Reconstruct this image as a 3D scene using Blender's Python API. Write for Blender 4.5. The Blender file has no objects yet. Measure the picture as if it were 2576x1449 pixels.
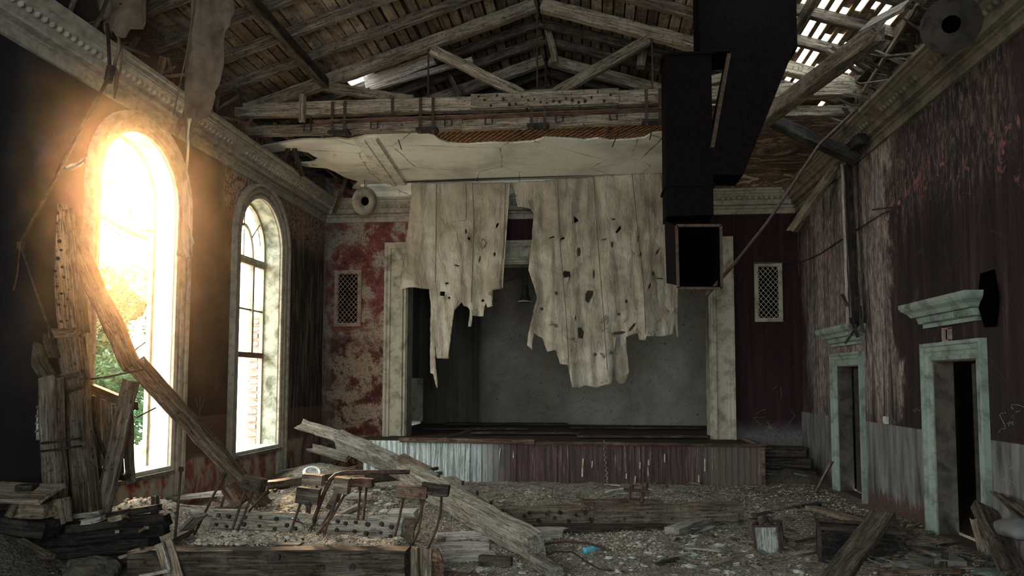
import bpy, math, random
from mathutils import Vector, Matrix, noise as mnoise
from mathutils.geometry import delaunay_2d_cdt

random.seed(7)
S = bpy.context.scene
COL = S.collection
R = random.uniform

# ------------------------------------------------------------------ camera
FPX, CX, CY, YAW, PIT, ROL, EYE = 1860.0, 1288.0, 836.0, .1095, .0646, .0024, 2.0
_c, _s = math.cos(YAW), math.sin(YAW)
FW = Vector((-_s * math.cos(PIT), _c * math.cos(PIT), math.sin(PIT)))
RT = Vector((_c, _s, 0)); UP = RT.cross(FW)
R2 = RT * math.cos(ROL) + UP * math.sin(ROL)
U2 = -RT * math.sin(ROL) + UP * math.cos(ROL)
cam = bpy.data.cameras.new('camera')
cam.sensor_width = 36.0
cam.lens = FPX / 2576 * 36
cam.shift_y = (CY - 724.5) / 2576
cam.clip_end = 300
co = bpy.data.objects.new('camera', cam); COL.objects.link(co)
co.matrix_world = Matrix((R2, U2, -FW)).transposed().to_4x4()
co.location = (0, 0, EYE)
S.camera = co

# ------------------------------------------------------------------ view
S.view_settings.view_transform = 'Standard'
S.view_settings.look = 'None'
S.view_settings.gamma = 1
S.view_settings.use_curve_mapping = False
S.view_settings.exposure = 3.52
S.cycles.use_denoising = True
S.cycles.max_bounces = 8
S.cycles.diffuse_bounces = 5
S.cycles.volume_bounces = 1
S.cycles.transparent_max_bounces = 8
S.cycles.caustics_reflective = False
S.cycles.caustics_refractive = False


def ray(x, y):
    return FW + R2 * ((x - CX) / FPX) - U2 * ((y - CY) / FPX)


def at(x, y, X=None, Y=None, Z=None):
    d = ray(x, y)
    if X is not None: t = X / d.x
    elif Y is not None: t = Y / d.y
    else: t = (Z - EYE) / d.z
    p = d * t
    return Vector((p.x, p.y, p.z + EYE))


# ------------------------------------------------------------------ sky and sun
SUN_DIR = ray(312, 425).normalized()          # where the hazy sun stands, seen through the first window
w = bpy.data.worlds.new('sky'); S.world = w; w.use_nodes = True
nt = w.node_tree; nt.nodes.clear()
out = nt.nodes.new('ShaderNodeOutputWorld'); bg = nt.nodes.new('ShaderNodeBackground')
tc = nt.nodes.new('ShaderNodeTexCoord')
dt = nt.nodes.new('ShaderNodeVectorMath'); dt.operation = 'DOT_PRODUCT'; dt.inputs[1].default_value = SUN_DIR
nt.links.new(tc.outputs['Generated'], dt.inputs[0])
rp = nt.nodes.new('ShaderNodeValToRGB'); e = rp.color_ramp.elements
e[0].position = 0.0; e[0].color = (.86, 1.0, 1.04, 1)
e[1].position = .90; e[1].color = (1.0, .93, .80, 1)
q = e.new(.985); q.color = (1.35, 1.1, .74, 1)
q = e.new(1.0); q.color = (3.2, 2.6, 1.7, 1)
nt.links.new(dt.outputs['Value'], rp.inputs['Fac'])
nt.links.new(rp.outputs['Color'], bg.inputs['Color'])
bg.inputs['Strength'].default_value = 1.0
nt.links.new(bg.outputs[0], out.inputs[0])

sun = bpy.data.lights.new('sun', 'SUN'); sun.energy = 4.0; sun.angle = math.radians(10); sun.color = (1, .66, .38)
so = bpy.data.objects.new('sun', sun); COL.objects.link(so)
so.rotation_euler = SUN_DIR.to_track_quat('Z', 'Y').to_euler()

XL, XR, YB = -6.25, 4.45, 16.58               # left wall, right wall, back wall


def portal(name, loc, direction, sx, sy):
    l = bpy.data.lights.new(name, 'AREA'); l.shape = 'RECTANGLE'; l.size = sx; l.size_y = sy
    l.cycles.is_portal = True
    o = bpy.data.objects.new(name, l); COL.objects.link(o); o.location = loc
    o.rotation_euler = Vector(direction).to_track_quat('-Z', 'Z').to_euler()


portal('daylight_window_near', (-6.95, 9.53, 3.1), (1, 0, 0), 1.9, 4.9)
portal('daylight_window_far', (-6.95, 13.3, 3.1), (1, 0, 0), 1.9, 4.9)
portal('daylight_roof', (3.3, 11.8, 7.75), (-.3, 0, -1), 3.0, 4.6)
portal('added_rear_opening_left', (-2.6, -2.75, 3.1), (0, 1, 0), 2.7, 4.3)  # added rear openings let light in from behind the camera
portal('added_rear_opening_right', (.9, -2.75, 3.1), (0, 1, 0), 2.7, 4.3)
portal('daylight_window_rear', (-6.95, 2.01, 3.1), (1, 0, 0), 1.9, 4.9)


# ------------------------------------------------------------------ node helper
class NT:
    def __init__(s, name):
        s.m = bpy.data.materials.new(name); s.m.use_nodes = True
        s.t = s.m.node_tree; s.t.nodes.clear()
        s.o = s.t.nodes.new('ShaderNodeOutputMaterial')
        s.p = s.t.nodes.new('ShaderNodeBsdfPrincipled')
        s.t.links.new(s.p.outputs[0], s.o.inputs[0])
        s.tc = s.t.nodes.new('ShaderNodeTexCoord')
        s.co = s.tc.outputs['Object']

    def set(s, sock, v):
        if hasattr(v, 'links') or isinstance(v, bpy.types.NodeSocket): s.t.links.new(v, sock)
        elif isinstance(v, (tuple, list)) and len(v) == 3 and sock.type == 'RGBA': sock.default_value = (*v, 1)
        else: sock.default_value = v

    def map(s, scale=(1, 1, 1), loc=(0, 0, 0), rot=(0, 0, 0), vec=None):
        n = s.t.nodes.new('ShaderNodeMapping')
        s.set(n.inputs['Vector'], vec or s.co); n.inputs['Scale'].default_value = scale
        n.inputs['Rotation'].default_value = rot
        s.set(n.inputs['Location'], loc)
        return n.outputs[0]

    def noise(s, vec=None, scale=5, detail=6, rough=.6, dist=0):
        n = s.t.nodes.new('ShaderNodeTexNoise'); s.set(n.inputs['Vector'], vec or s.co)
        n.inputs['Scale'].default_value = scale; n.inputs['Detail'].default_value = detail
        n.inputs['Roughness'].default_value = rough; n.inputs['Distortion'].default_value = dist
        return n.outputs['Fac']

    def voro(s, vec=None, scale=5, feature='F1', rand=1):
        n = s.t.nodes.new('ShaderNodeTexVoronoi'); n.feature = feature; s.set(n.inputs['Vector'], vec or s.co)
        n.inputs['Scale'].default_value = scale; n.inputs['Randomness'].default_value = rand
        return n.outputs['Distance']

    def ramp(s, fac, stops, interp='LINEAR'):
        n = s.t.nodes.new('ShaderNodeValToRGB'); n.color_ramp.interpolation = interp
        e = n.color_ramp.elements
        while len(e) < len(stops): e.new(.5)
        for k, (p, c) in enumerate(stops):
            e[k].position = p
            e[k].color = (c, c, c, 1) if isinstance(c, (int, float)) else (*c, 1)
        s.set(n.inputs['Fac'], fac)
        return n.outputs['Color']

    def mix(s, fac, a, b, mode='MIX'):
        n = s.t.nodes.new('ShaderNodeMix'); n.data_type = 'RGBA'; n.blend_type = mode
        s.set(n.inputs[0], fac); s.set(n.inputs[6], a); s.set(n.inputs[7], b)
        return n.outputs[2]

    def math(s, op, a, b=0.0, c=0.0, clamp=False):
        n = s.t.nodes.new('ShaderNodeMath'); n.operation = op; n.use_clamp = clamp
        for k, v in enumerate((a, b, c)): s.set(n.inputs[k], v)
        return n.outputs[0]

    def sep(s, vec=None):
        n = s.t.nodes.new('ShaderNodeSeparateXYZ'); s.set(n.inputs[0], vec or s.co)
        return n.outputs

    def step(s, v, a, b):                       # 0 below a, 1 above b
        n = s.t.nodes.new('ShaderNodeMapRange'); n.interpolation_type = 'SMOOTHSTEP'
        s.set(n.inputs[0], v)
        for i, x in ((1, a), (2, b), (3, 0), (4, 1)): n.inputs[i].default_value = x
        if a > b:
            n.inputs[1].default_value = b; n.inputs[2].default_value = a
            n.inputs[3].default_value = 1; n.inputs[4].default_value = 0
        return n.outputs[0]

    def rnd(s):
        n = s.t.nodes.new('ShaderNodeObjectInfo'); return n.outputs['Random']

    def bump(s, h, strength=.5, dist=.02):
        n = s.t.nodes.new('ShaderNodeBump'); s.set(n.inputs['Height'], h)
        n.inputs['Strength'].default_value = strength; n.inputs['Distance'].default_value = dist
        s.t.links.new(n.outputs[0], s.p.inputs['Normal'])

    def done(s, col, rough=.85, spec=.25, metal=0):
        s.set(s.p.inputs['Base Color'], col); s.set(s.p.inputs['Roughness'], rough)
        s.p.inputs['Specular IOR Level'].default_value = spec; s.p.inputs['Metallic'].default_value = metal
        return s.m


def wood(name, dark, mid, light, axis=0, boards=0, dust=(.42, .40, .34), dustamt=.35):
    n = NT(name)
    r = n.rnd()
    sh = n.math('MULTIPLY', r, 37.0)
    cb = n.t.nodes.new('ShaderNodeCombineXYZ')
    for i in range(3): n.set(cb.inputs[i], sh)
    sc = [26, 26, 26]; sc[axis] = 1.6
    g = n.noise(n.map(tuple(sc), cb.outputs[0]), 1.0, 7, .66, .25)
    sc2 = [95, 95, 95]; sc2[axis] = 4.5
    f = n.noise(n.map(tuple(sc2), cb.outputs[0]), 1.0, 4, .6)
    b = n.noise(n.map((2.6, 2.6, 2.6), cb.outputs[0]), 1.0, 9, .72)
    k = n.noise(n.map((19, 19, 19), cb.outputs[0]), 1.0, 6, .7)
    c = n.ramp(g, [(.30, dark), (.50, mid), (.70, light)])
    c = n.mix(n.ramp(f, [(.36, .8), (.50, 0)]), c, tuple(x * .22 for x in dark))
    c = n.mix(n.ramp(k, [(.33, .9), (.45, 0)]), c, tuple(x * .3 for x in dark))
    if boards:
        sx = n.sep()
        wn = n.t.nodes.new('ShaderNodeTexWhiteNoise'); wn.noise_dimensions = '1D'
        n.set(wn.inputs['W'], n.math('FLOOR', n.math('DIVIDE', sx['XYZ'.index(boards[0])], boards[1])))
        v = wn.outputs['Value']
    else:
        v = r
    c = n.mix(1.0, c, n.ramp(v, [(0, .62), (1, 1.25)]), 'MULTIPLY')
    c = n.mix(n.math('MULTIPLY', n.ramp(b, [(.50, 0), (.62, 1)]), dustamt), c, dust)
    n.bump(n.math('ADD', g, n.math('ADD', n.math('MULTIPLY', f, .6), n.math('MULTIPLY', k, .6))), .8, .012)
    return n.done(c, .85, .12)


M = {}
M['wood'] = wood('weathered_timber', (.045, .032, .022), (.18, .135, .095), (.34, .275, .205), dust=(.30, .26, .20))
M['wood_grey'] = wood('grey_timber', (.045, .040, .032), (.20, .182, .145), (.39, .365, .30), dust=(.30, .31, .26), dustamt=.35)
M['wood_truss'] = wood('truss_timber', (.06, .045, .03), (.27, .215, .155), (.46, .385, .29), dust=(.36, .31, .24))
M['wood_dark'] = wood('dark_timber', (.014, .011, .008), (.065, .050, .037), (.15, .12, .088), dustamt=.15, dust=(.24, .21, .165))
M['wood_mid'] = wood('brown_timber', (.022, .016, .012), (.105, .080, .058), (.22, .178, .132), dust=(.22, .19, .15), dustamt=.25)
M['wood_black'] = wood('blackened_timber', (.005, .004, .004), (.022, .018, .016), (.055, .046, .038), dustamt=.05)
M['wood_red'] = wood('rusty_brown_timber', (.035, .018, .012), (.12, .068, .045), (.22, .14, .095), dustamt=.15)
M['wood_pale'] = wood('pale_painted_timber', (.20, .17, .14), (.42, .37, .32), (.62, .57, .50), dustamt=.3)
M['lath'] = wood('orange_lath', (.09, .035, .015), (.24, .11, .05), (.36, .19, .10), dustamt=.1)


def iron(name, c1, c2, metal=.3, spec=.3):
    n = NT(name)
    g = n.noise(None, 22, 6, .65)
    n.bump(g, .4, .004)
    return n.done(n.ramp(g, [(.35, c1), (.65, c2)]), .7, spec, metal)


M['iron'] = iron('rusted_iron', (.025, .018, .014), (.10, .055, .035))
M['iron_dark'] = iron('dark_iron', (.012, .010, .010), (.045, .035, .030))
M['duct'] = iron('black_sheet_metal', (.0035, .0025, .0028), (.0085, .0058, .0058), 0, .02)
M['duct_inside'] = iron('flat_black', (.0006, .0006, .0006), (.001, .001, .001), 0, 0)  # near-black that stands in for shade inside the duct and holes
M['rust_sheet'] = iron('rust_red_sheet', (.016, .009, .007), (.060, .032, .022), .1)


def plaster(name, c, dirt, amt=.5, cracks=True, scale=1.0):
    n = NT(name)
    g = n.noise(None, 1.6 * scale, 8, .62, .4)
    f = n.noise(None, 26 * scale, 5, .6)
    col = n.ramp(g, [(.34, dirt), (.34 + amt * .5, c)])
    col = n.mix(n.ramp(f, [(.3, .5), (.46, 0)]), col, tuple(x * .5 for x in dirt))
    if cracks:
        d = n.voro(n.map((1, 1, 1), vec=None), 1.1, 'DISTANCE_TO_EDGE')
        wv = n.noise(None, 3, 4, .6)
        k = n.math('MULTIPLY', n.ramp(n.math('ADD', d, n.math('MULTIPLY', wv, .02)), [(.012, 1), (.021, 0)]), .8)
        col = n.mix(k, col, tuple(x * .3 for x in dirt))
    n.bump(n.math('ADD', n.math('MULTIPLY', g, .4), f), .35, .01)
    return n.done(col, .9, .15)


M['plaster'] = plaster('old_plaster', (.46, .45, .38), (.22, .20, .16))
M['plaster_white'] = plaster('white_reveal_plaster', (.74, .72, .64), (.45, .43, .37), .4, False)
M['plaster_mossy'] = plaster('mouldy_reveal_plaster', (.40, .40, .31), (.10, .10, .07), .45, False, 2.2)
M['cornice'] = plaster('cornice_plaster', (.34, .30, .24), (.20, .175, .135), .45, False, 5.0)
M['trim_paint'] = plaster('greenish_trim_paint', (.22, .265, .225), (.105, .115, .092), .4, False, 2.6)
M['trim_cream'] = plaster('cream_trim_paint', (.40, .365, .28), (.19, .165, .12), .4, False, 2.6)
M['stone'] = plaster('pale_stone', (.48, .48, .43), (.26, .25, .21), .4, False, 3)


# ------------------------------------------------------------------ mesh helper
class MB:
    def __init__(s): s.v = []; s.f = []

    def add(s, vs, fs):
        b = len(s.v); s.v += [Vector(v) for v in vs]; s.f += [tuple(i + b for i in f) for f in fs]
        return s

    def box(s, c, size, rot=None):
        x, y, z = (q / 2 for q in size)
        vs = [Vector(p) for p in ((-x, -y, -z), (x, -y, -z), (x, y, -z), (-x, y, -z), (-x, -y, z), (x, -y, z), (x, y, z), (-x, y, z))]
        if rot is not None: vs = [rot @ v for v in vs]
        c = Vector(c)
        return s.add([v + c for v in vs], [(3, 2, 1, 0), (4, 5, 6, 7), (0, 1, 5, 4), (1, 2, 6, 5), (2, 3, 7, 6), (3, 0, 4, 7)])

    def bar(s, a, b, w, h, up=(0, 0, 1)):
        a, b = Vector(a), Vector(b); m = frame(a, b, up)
        return s.box((a + b) / 2, ((b - a).length, w, h), m)

    def tube(s, path, r, n=8, cap=True):
        P = [Vector(p) for p in path]
        rs = r if isinstance(r, (list, tuple)) else [r] * len(P)
        b = len(s.v); t0 = (P[1] - P[0]).normalized()
        u = t0.orthogonal().normalized()
        for i, p in enumerate(P):
            t = (P[min(i + 1, len(P) - 1)] - P[max(i - 1, 0)])
            t = t.normalized() if t.length > 1e-9 else t0
            u = (u - t * u.dot(t)); u = u.normalized() if u.length > 1e-6 else t.orthogonal().normalized()
            v = t.cross(u)
            for k in range(n):
                a = 2 * math.pi * k / n
                s.v.append(p + (u * math.cos(a) + v * math.sin(a)) * rs[i])
        for i in range(len(P) - 1):
            for k in range(n):
                k2 = (k + 1) % n
                s.f.append((b + i * n + k, b + i * n + k2, b + (i + 1) * n + k2, b + (i + 1) * n + k))
        if cap:
            s.f.append(tuple(b + k for k in reversed(range(n))))
            s.f.append(tuple(b + (len(P) - 1) * n + k for k in range(n)))
        return s

    def lathe(s, prof, c, axis=(0, 0, 1), n=32, closed=False):
        ax = Vector(axis).normalized(); u = ax.orthogonal().normalized(); v = ax.cross(u); c = Vector(c)
        b = len(s.v); m = len(prof)
        for k in range(n):
            a = 2 * math.pi * k / n; d = u * math.cos(a) + v * math.sin(a)
            for (r, h) in prof: s.v.append(c + d * r + ax * h)
        for k in range(n):
            k2 = (k + 1) % n
            for j in range(m if closed else m - 1):
                j2 = (j + 1) % m
                s.f.append((b + k * m + j, b + k2 * m + j, b + k2 * m + j2, b + k * m + j2))
        return s

    def sweep(s, prof, path, outdir, updir):    # profile (out, up) carried along a straight path
        b = len(s.v); o, u = Vector(outdir), Vector(updir); m = len(prof)
        for p in path:
            p = Vector(p)
            for (x, y) in prof: s.v.append(p + o * x + u * y)
        for i in range(len(path) - 1):
            for j in range(m):
                j2 = (j + 1) % m
                s.f.append((b + i * m + j, b + i * m + j2, b + (i + 1) * m + j2, b + (i + 1) * m + j))
        s.f.append(tuple(b + j for j in range(m)))
        s.f.append(tuple(b + (len(path) - 1) * m + j for j in reversed(range(m))))
        return s

    def stone(s, c, r, sq=(1, 1, 1), n=14):
        c = Vector(c); b = len(s.v); o = Vector((R(0, 50), R(0, 50), R(0, 50)))
        for i in range(n + 1):
            th = math.pi * i / n
            for k in range(2 * n):
                ph = math.pi * k / n
                d = Vector((math.sin(th) * math.cos(ph), math.sin(th) * math.sin(ph), math.cos(th)))
                q = r * (1 + .38 * mnoise.noise(d * 1.2 + o) + .16 * mnoise.noise(d * 3.4 + o) + .07 * mnoise.noise(d * 9 + o))
                s.v.append(c + Vector((d.x * q * sq[0], d.y * q * sq[1], d.z * q * sq[2])))
        for i in range(n):
            for k in range(2 * n):
                k2 = (k + 1) % (2 * n)
                s.f.append((b + i * 2 * n + k, b + (i + 1) * 2 * n + k, b + (i + 1) * 2 * n + k2, b + i * 2 * n + k2))
        return s

    def rock(s, c, r, seed=0, sq=(1, 1, 1)):
        t = (1 + 5 ** .5) / 2
        vs = [(-1, t, 0), (1, t, 0), (-1, -t, 0), (1, -t, 0), (0, -1, t), (0, 1, t), (0, -1, -t), (0, 1, -t), (t, 0, -1), (t, 0, 1), (-t, 0, -1), (-t, 0, 1)]
        fs = [(0, 11, 5), (0, 5, 1), (0, 1, 7), (0, 7, 10), (0, 10, 11), (1, 5, 9), (5, 11, 4), (11, 10, 2), (10, 7, 6), (7, 1, 8), (3, 9, 4), (3, 4, 2), (3, 2, 6), (3, 6, 8), (3, 8, 9), (4, 9, 5), (2, 4, 11), (6, 2, 10), (8, 6, 7), (9, 8, 1)]
        rr = Matrix.Rotation(R(0, 6.28), 3, Vector((R(-1, 1), R(-1, 1), R(-1, 1) + .01)))
        k = r / 1.9
        c = Vector(c)
        out = []
        for v in vs:
            q = rr @ Vector(v); q = q * (k * R(.75, 1.2))
            out.append(c + Vector((q.x * sq[0], q.y * sq[1], q.z * sq[2])))
        return s.add(out, fs)


def frame(a, b, up=(0, 0, 1)):
    x = (b - a).normalized(); z = Vector(up); z = z - x * z.dot(x)
    if z.length < 1e-4: z = x.orthogonal()
    z.normalize(); y = z.cross(x)
    return Matrix((x, y, z)).transposed()


def world_of(o):
    m = Matrix.Translation(o.location) @ o.rotation_euler.to_matrix().to_4x4()
    return world_of(o.parent) @ o.matrix_parent_inverse @ m if o.parent else m


def link(name, me, parent=None, loc=None, rot=None):
    o = bpy.data.objects.new(name, me); COL.objects.link(o)
    if rot is not None: o.rotation_euler = rot.to_euler()
    L = Vector(loc) if loc is not None else Vector((0, 0, 0))
    if parent is not None:
        o.parent = parent
        o.matrix_parent_inverse = world_of(parent).inverted()
    o.location = L
    return o


def obj(name, mb, mat, parent=None, smooth=False, recenter=False):
    vs = mb.v; loc = None
    if recenter:
        lo = Vector((min(v.x for v in vs), min(v.y for v in vs), min(v.z for v in vs)))
        hi = Vector((max(v.x for v in vs), max(v.y for v in vs), max(v.z for v in vs)))
        loc = Vector(((lo.x + hi.x) / 2, (lo.y + hi.y) / 2, lo.z)); vs = [v - loc for v in vs]
    me = bpy.data.meshes.new(name); me.from_pydata([tuple(v) for v in vs], [], mb.f); me.update()
    if smooth: me.polygons.foreach_set('use_smooth', [True] * len(me.polygons))
    me.materials.append(M[mat] if isinstance(mat, str) else mat)
    return link(name, me, parent, loc)


def thing(name, label, cat, loc, group=None):
    o = bpy.data.objects.new(name, None); COL.objects.link(o); o.location = loc; o.empty_display_size = .1
    return tag(o, label, cat, group)


def tag(o, label=None, cat=None, group=None, kind=None):
    if label: o['label'] = label
    if cat: o['category'] = cat
    if group: o['group'] = group
    if kind: o['kind'] = kind
    return o


def struct(name, mb, mat, smooth=False):
    return tag(obj(name, mb, mat, None, smooth), kind='structure')


def beam_mesh(L, w, h, rag=(0, 0), jit=.006, bow=0.0, seg=.22, cham=.08):
    n = max(2, int(L / seg)); c = min(w, h) * cham
    ring = [(-w / 2 + c, -h / 2), (w / 2 - c, -h / 2), (w / 2, -h / 2 + c), (w / 2, h / 2 - c), (w / 2 - c, h / 2), (-w / 2 + c, h / 2), (-w / 2, h / 2 - c), (-w / 2, -h / 2 + c)]
    v = []; f = []
    for i in range(n + 1):
        t = i / n; x = (t - .5) * L
        z0 = bow * (1 - (2 * t - 1) ** 2)
        oy, oz = R(-jit, jit), R(-jit, jit)
        for (y, z) in ring:
            xr = x
            if i == 0 and rag[0]: xr += R(0, rag[0])
            if i == n and rag[1]: xr -= R(0, rag[1])
            v.append((xr, y + oy + R(-jit, jit) * .5, z + oz + z0 + R(-jit, jit) * .5))
    for i in range(n):
        for k in range(8):
            k2 = (k + 1) % 8
            f.append((i * 8 + k, i * 8 + k2, (i + 1) * 8 + k2, (i + 1) * 8 + k))
    for end, i, sg in ((0, 0, 1), (1, n, -1)):
        b = len(v); v.append((sg * (-L / 2 + rag[end] * .55), 0, bow * 0))
        for k in range(8):
            k2 = (k + 1) % 8
            f.append((b, i * 8 + k2, i * 8 + k) if end == 0 else (b, i * 8 + k, i * 8 + k2))
    me = bpy.data.meshes.new('beam'); me.from_pydata(v, [], f); me.update()
    return me


def beam(name, a, b, w, h, mat='wood', label=None, cat=None, group=None, parent=None, rag=(.02, .02), up=(0, 0, 1), jit=.006, bow=0.0, kind=None, cham=.08):
    a, b = Vector(a), Vector(b)
    me = beam_mesh((b - a).length, w, h, rag, jit, bow, cham=cham)
    me.materials.append(M[mat])
    o = link(name, me, parent, (a + b) / 2, frame(a, b, up))
    return tag(o, label, cat, group, kind)


def pip(p, poly):
    x, y = p; c = False; j = len(poly) - 1
    for i in range(len(poly)):
        (xi, yi), (xj, yj) = poly[i], poly[j]
        if (yi > y) != (yj > y) and x < (xj - xi) * (y - yi) / (yj - yi + 1e-12) + xi: c = not c
        j = i
    return c


def densify(poly, d, jag=0):
    o = []
    for i in range(len(poly)):
        a, b = Vector(poly[i]), Vector(poly[(i + 1) % len(poly)])
        k = max(1, int((b - a).length / d))
        for q in range(k):
            p = a.lerp(b, q / k)
            if q and jag: p = p + Vector((R(-jag, jag), R(-jag, jag)))
            o.append((p.x, p.y))
    return o


def cdt(outer, holes, grid):
    vs = []; es = []
    for poly in [outer] + holes:
        b = len(vs); n = len(poly); vs += [Vector(p) for p in poly]
        es += [(b + i, b + (i + 1) % n) for i in range(n)]
    if grid:
        xs = [p[0] for p in outer]; ys = [p[1] for p in outer]
        x = min(xs) + grid * .5
        while x < max(xs):
            y = min(ys) + grid * .5
            while y < max(ys):
                p = (x + R(-.2, .2) * grid, y + R(-.2, .2) * grid)
                if pip(p, outer) and not any(pip(p, h) for h in holes): vs.append(Vector(p))
                y += grid
            x += grid
    r = delaunay_2d_cdt(vs, es, [], 0, 1e-5)
    V, F = r[0], r[2]
    out = []
    for f in F:
        c = sum((V[i] for i in f), Vector((0, 0))) / len(f)
        if pip(c, outer) and not any(pip(c, h) for h in holes): out.append(tuple(f))
    return V, out


def slab(mb, outer, holes, to3, thick, grid=0):
    """flat sheet cut to an outline, given real thickness; to3(u, v, d) maps sheet space to the place"""
    V, F = cdt(outer, holes, grid); n = len(V); b = len(mb.v)
    mb.v += [Vector(to3(p.x, p.y, 0)) for p in V] + [Vector(to3(p.x, p.y, thick)) for p in V]
    cnt = {}
    for f in F:
        mb.f.append(tuple(b + i for i in f)); mb.f.append(tuple(b + n + i for i in reversed(f)))
        for i in range(len(f)):
            e2 = (f[i], f[(i + 1) % len(f)]); k = tuple(sorted(e2)); cnt.setdefault(k, []).append(e2)
    for k, l in cnt.items():
        if len(l) == 1:
            i, j = l[0]; mb.f.append((b + j, b + i, b + n + i, b + n + j))
    return mb


# ------------------------------------------------------------------ wall paints
def mat_left():
    n = NT('left_wall_paint'); X, Y, Z = n.sep()
    st = n.noise(n.map((3, 10, .9)), 1, 10, .75, .4)            # runs down the wall
    bl = n.noise(None, 1.3, 7, .62, .3)
    fi = n.noise(None, 18, 6, .65)
    base = n.ramp(bl, [(.3, (.026, .014, .011)), (.55, (.05, .027, .021)), (.75, (.08, .046, .036))])
    mould = n.ramp(st, [(.36, (.008, .006, .005)), (.50, (.05, .036, .027)), (.62, (.17, .14, .11))])
    far = n.math('MULTIPLY', n.step(n.math('ADD', Y, n.math('MULTIPLY', bl, 1.2)), 14.3, 15.2), 1)
    col = n.mix(far, base, mould)
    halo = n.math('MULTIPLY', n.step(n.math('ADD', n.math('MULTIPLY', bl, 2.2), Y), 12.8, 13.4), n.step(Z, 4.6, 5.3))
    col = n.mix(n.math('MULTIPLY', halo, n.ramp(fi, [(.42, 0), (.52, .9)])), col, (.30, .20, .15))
    low = n.step(n.math('ADD', Z, n.math('MULTIPLY', bl, .35)), .98, .88)
    patch = n.ramp(n.noise(n.map((1, 2.4, 1.6)), 1.3, 7, .66, .7), [(.36, (.07, .02, .016)), (.46, (.26, .07, .055)), (.52, (.32, .27, .21)), (.66, (.42, .38, .30))])
    col = n.mix(low, col, patch)
    dado = n.math('MULTIPLY', n.step(Z, 1.42, 1.40), n.step(Y, 10.5, 10.6))
    col = n.mix(n.math('MULTIPLY', dado, .35), col, (.20, .12, .09))
    col = n.mix(n.math('MULTIPLY', n.step(Y, 9.1, 8.2), .88), col, (.012, .012, .014))   # unlit near bay: its shade is put into the colour, almost black
    n.bump(n.math('ADD', bl, n.math('MULTIPLY', fi, .6)), .5, .02)
    return n.done(col, .85, .2)


def mat_right():
    n = NT('right_wall_paint'); X, Y, Z = n.sep()
    st = n.noise(n.map((3, 8, .35)), 1, 9, .7, .5)
    bl = n.noise(None, 1.1, 7, .62, .3)
    fi = n.noise(None, 20, 6, .65)
    sc = n.noise(n.map((1, 7, 2.2)), 2.4, 10, .74, .6)
    maroon = n.ramp(st, [(.35, (.008, .0038, .0038)), (.55, (.018, .0085, .0082)), (.70, (.055, .034, .031))])
    bare = n.ramp(sc, [(.34, (.022, .012, .011)), (.47, (.13, .098, .083)), (.62, (.33, .28, .245))])
    yw = n.math('ADD', Y, n.math('MULTIPLY', n.math('SUBTRACT', bl, .5), 2.4))
    zone = n.math('MULTIPLY', n.step(yw, 11.35, 11.75), n.step(yw, 16.4, 15.2))
    zone = n.math('MULTIPLY', zone, n.step(n.math('ADD', Z, n.math('MULTIPLY', st, 3.0)), 2.2, 3.6))
    zone = n.math('MULTIPLY', zone, n.ramp(st, [(.36, .1), (.52, 1)]))
    zone2 = n.math('MULTIPLY', n.step(n.math('ADD', Z, n.math('MULTIPLY', st, 2.6)), 5.35, 6.1), n.step(yw, 8.0, 8.7))
    zone2 = n.math('MULTIPLY', zone2, n.ramp(sc, [(.46, .0), (.56, .26)]))
    col = n.mix(n.math('MAXIMUM', zone, zone2), maroon, bare)
    pk = n.math('MULTIPLY', n.ramp(n.noise(n.map((1, 1.6, .8)), 3.2, 7, .7, 1), [(.57, 0), (.60, 1)]), n.math('MULTIPLY', n.step(n.math('ADD', Z, n.math('MULTIPLY', sc, 1.6)), 4.8, 5.2), n.step(n.math('ADD', Z, n.math('MULTIPLY', sc, 1.6)), 5.9, 5.6)))
    col = n.mix(pk, col, (.20, .075, .08))
    scr = n.ramp(n.voro(n.map((1, 2.5, .7)), 1.4, 'DISTANCE_TO_EDGE'), [(.0, .35), (.012, 0)])
    zd = n.step(n.math('ADD', Z, n.math('MULTIPLY', n.noise(None, 40, 2), .01)), 1.352, 1.338)
    grey = n.ramp(n.noise(n.map((2, 4, .8)), 1, 8, .65, .4), [(.34, (.035, .033, .031)), (.5, (.11, .106, .10)), (.66, (.20, .19, .18))])
    col = n.mix(zd, col, grey)
    ze = n.math('ADD', Z, n.math('MULTIPLY', n.math('SUBTRACT', n.noise(n.map((1, 9, 1.5)), 1, 7, .7), .5), .9))
    red = n.math('MULTIPLY', n.step(ze, .30, .20), 1)
    col = n.mix(red, col, n.ramp(fi, [(.3, (.025, .012, .010)), (.7, (.10, .062, .05))]))
    col = n.mix(n.math('MULTIPLY', scr, .5), col, (.15, .12, .115))
    n.bump(n.math('ADD', n.math('MULTIPLY', zone, .8), n.math('ADD', n.math('MULTIPLY', sc, .5), n.math('MULTIPLY', fi, .4))), .5, .02)
    return n.done(col, .8, .25)


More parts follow.
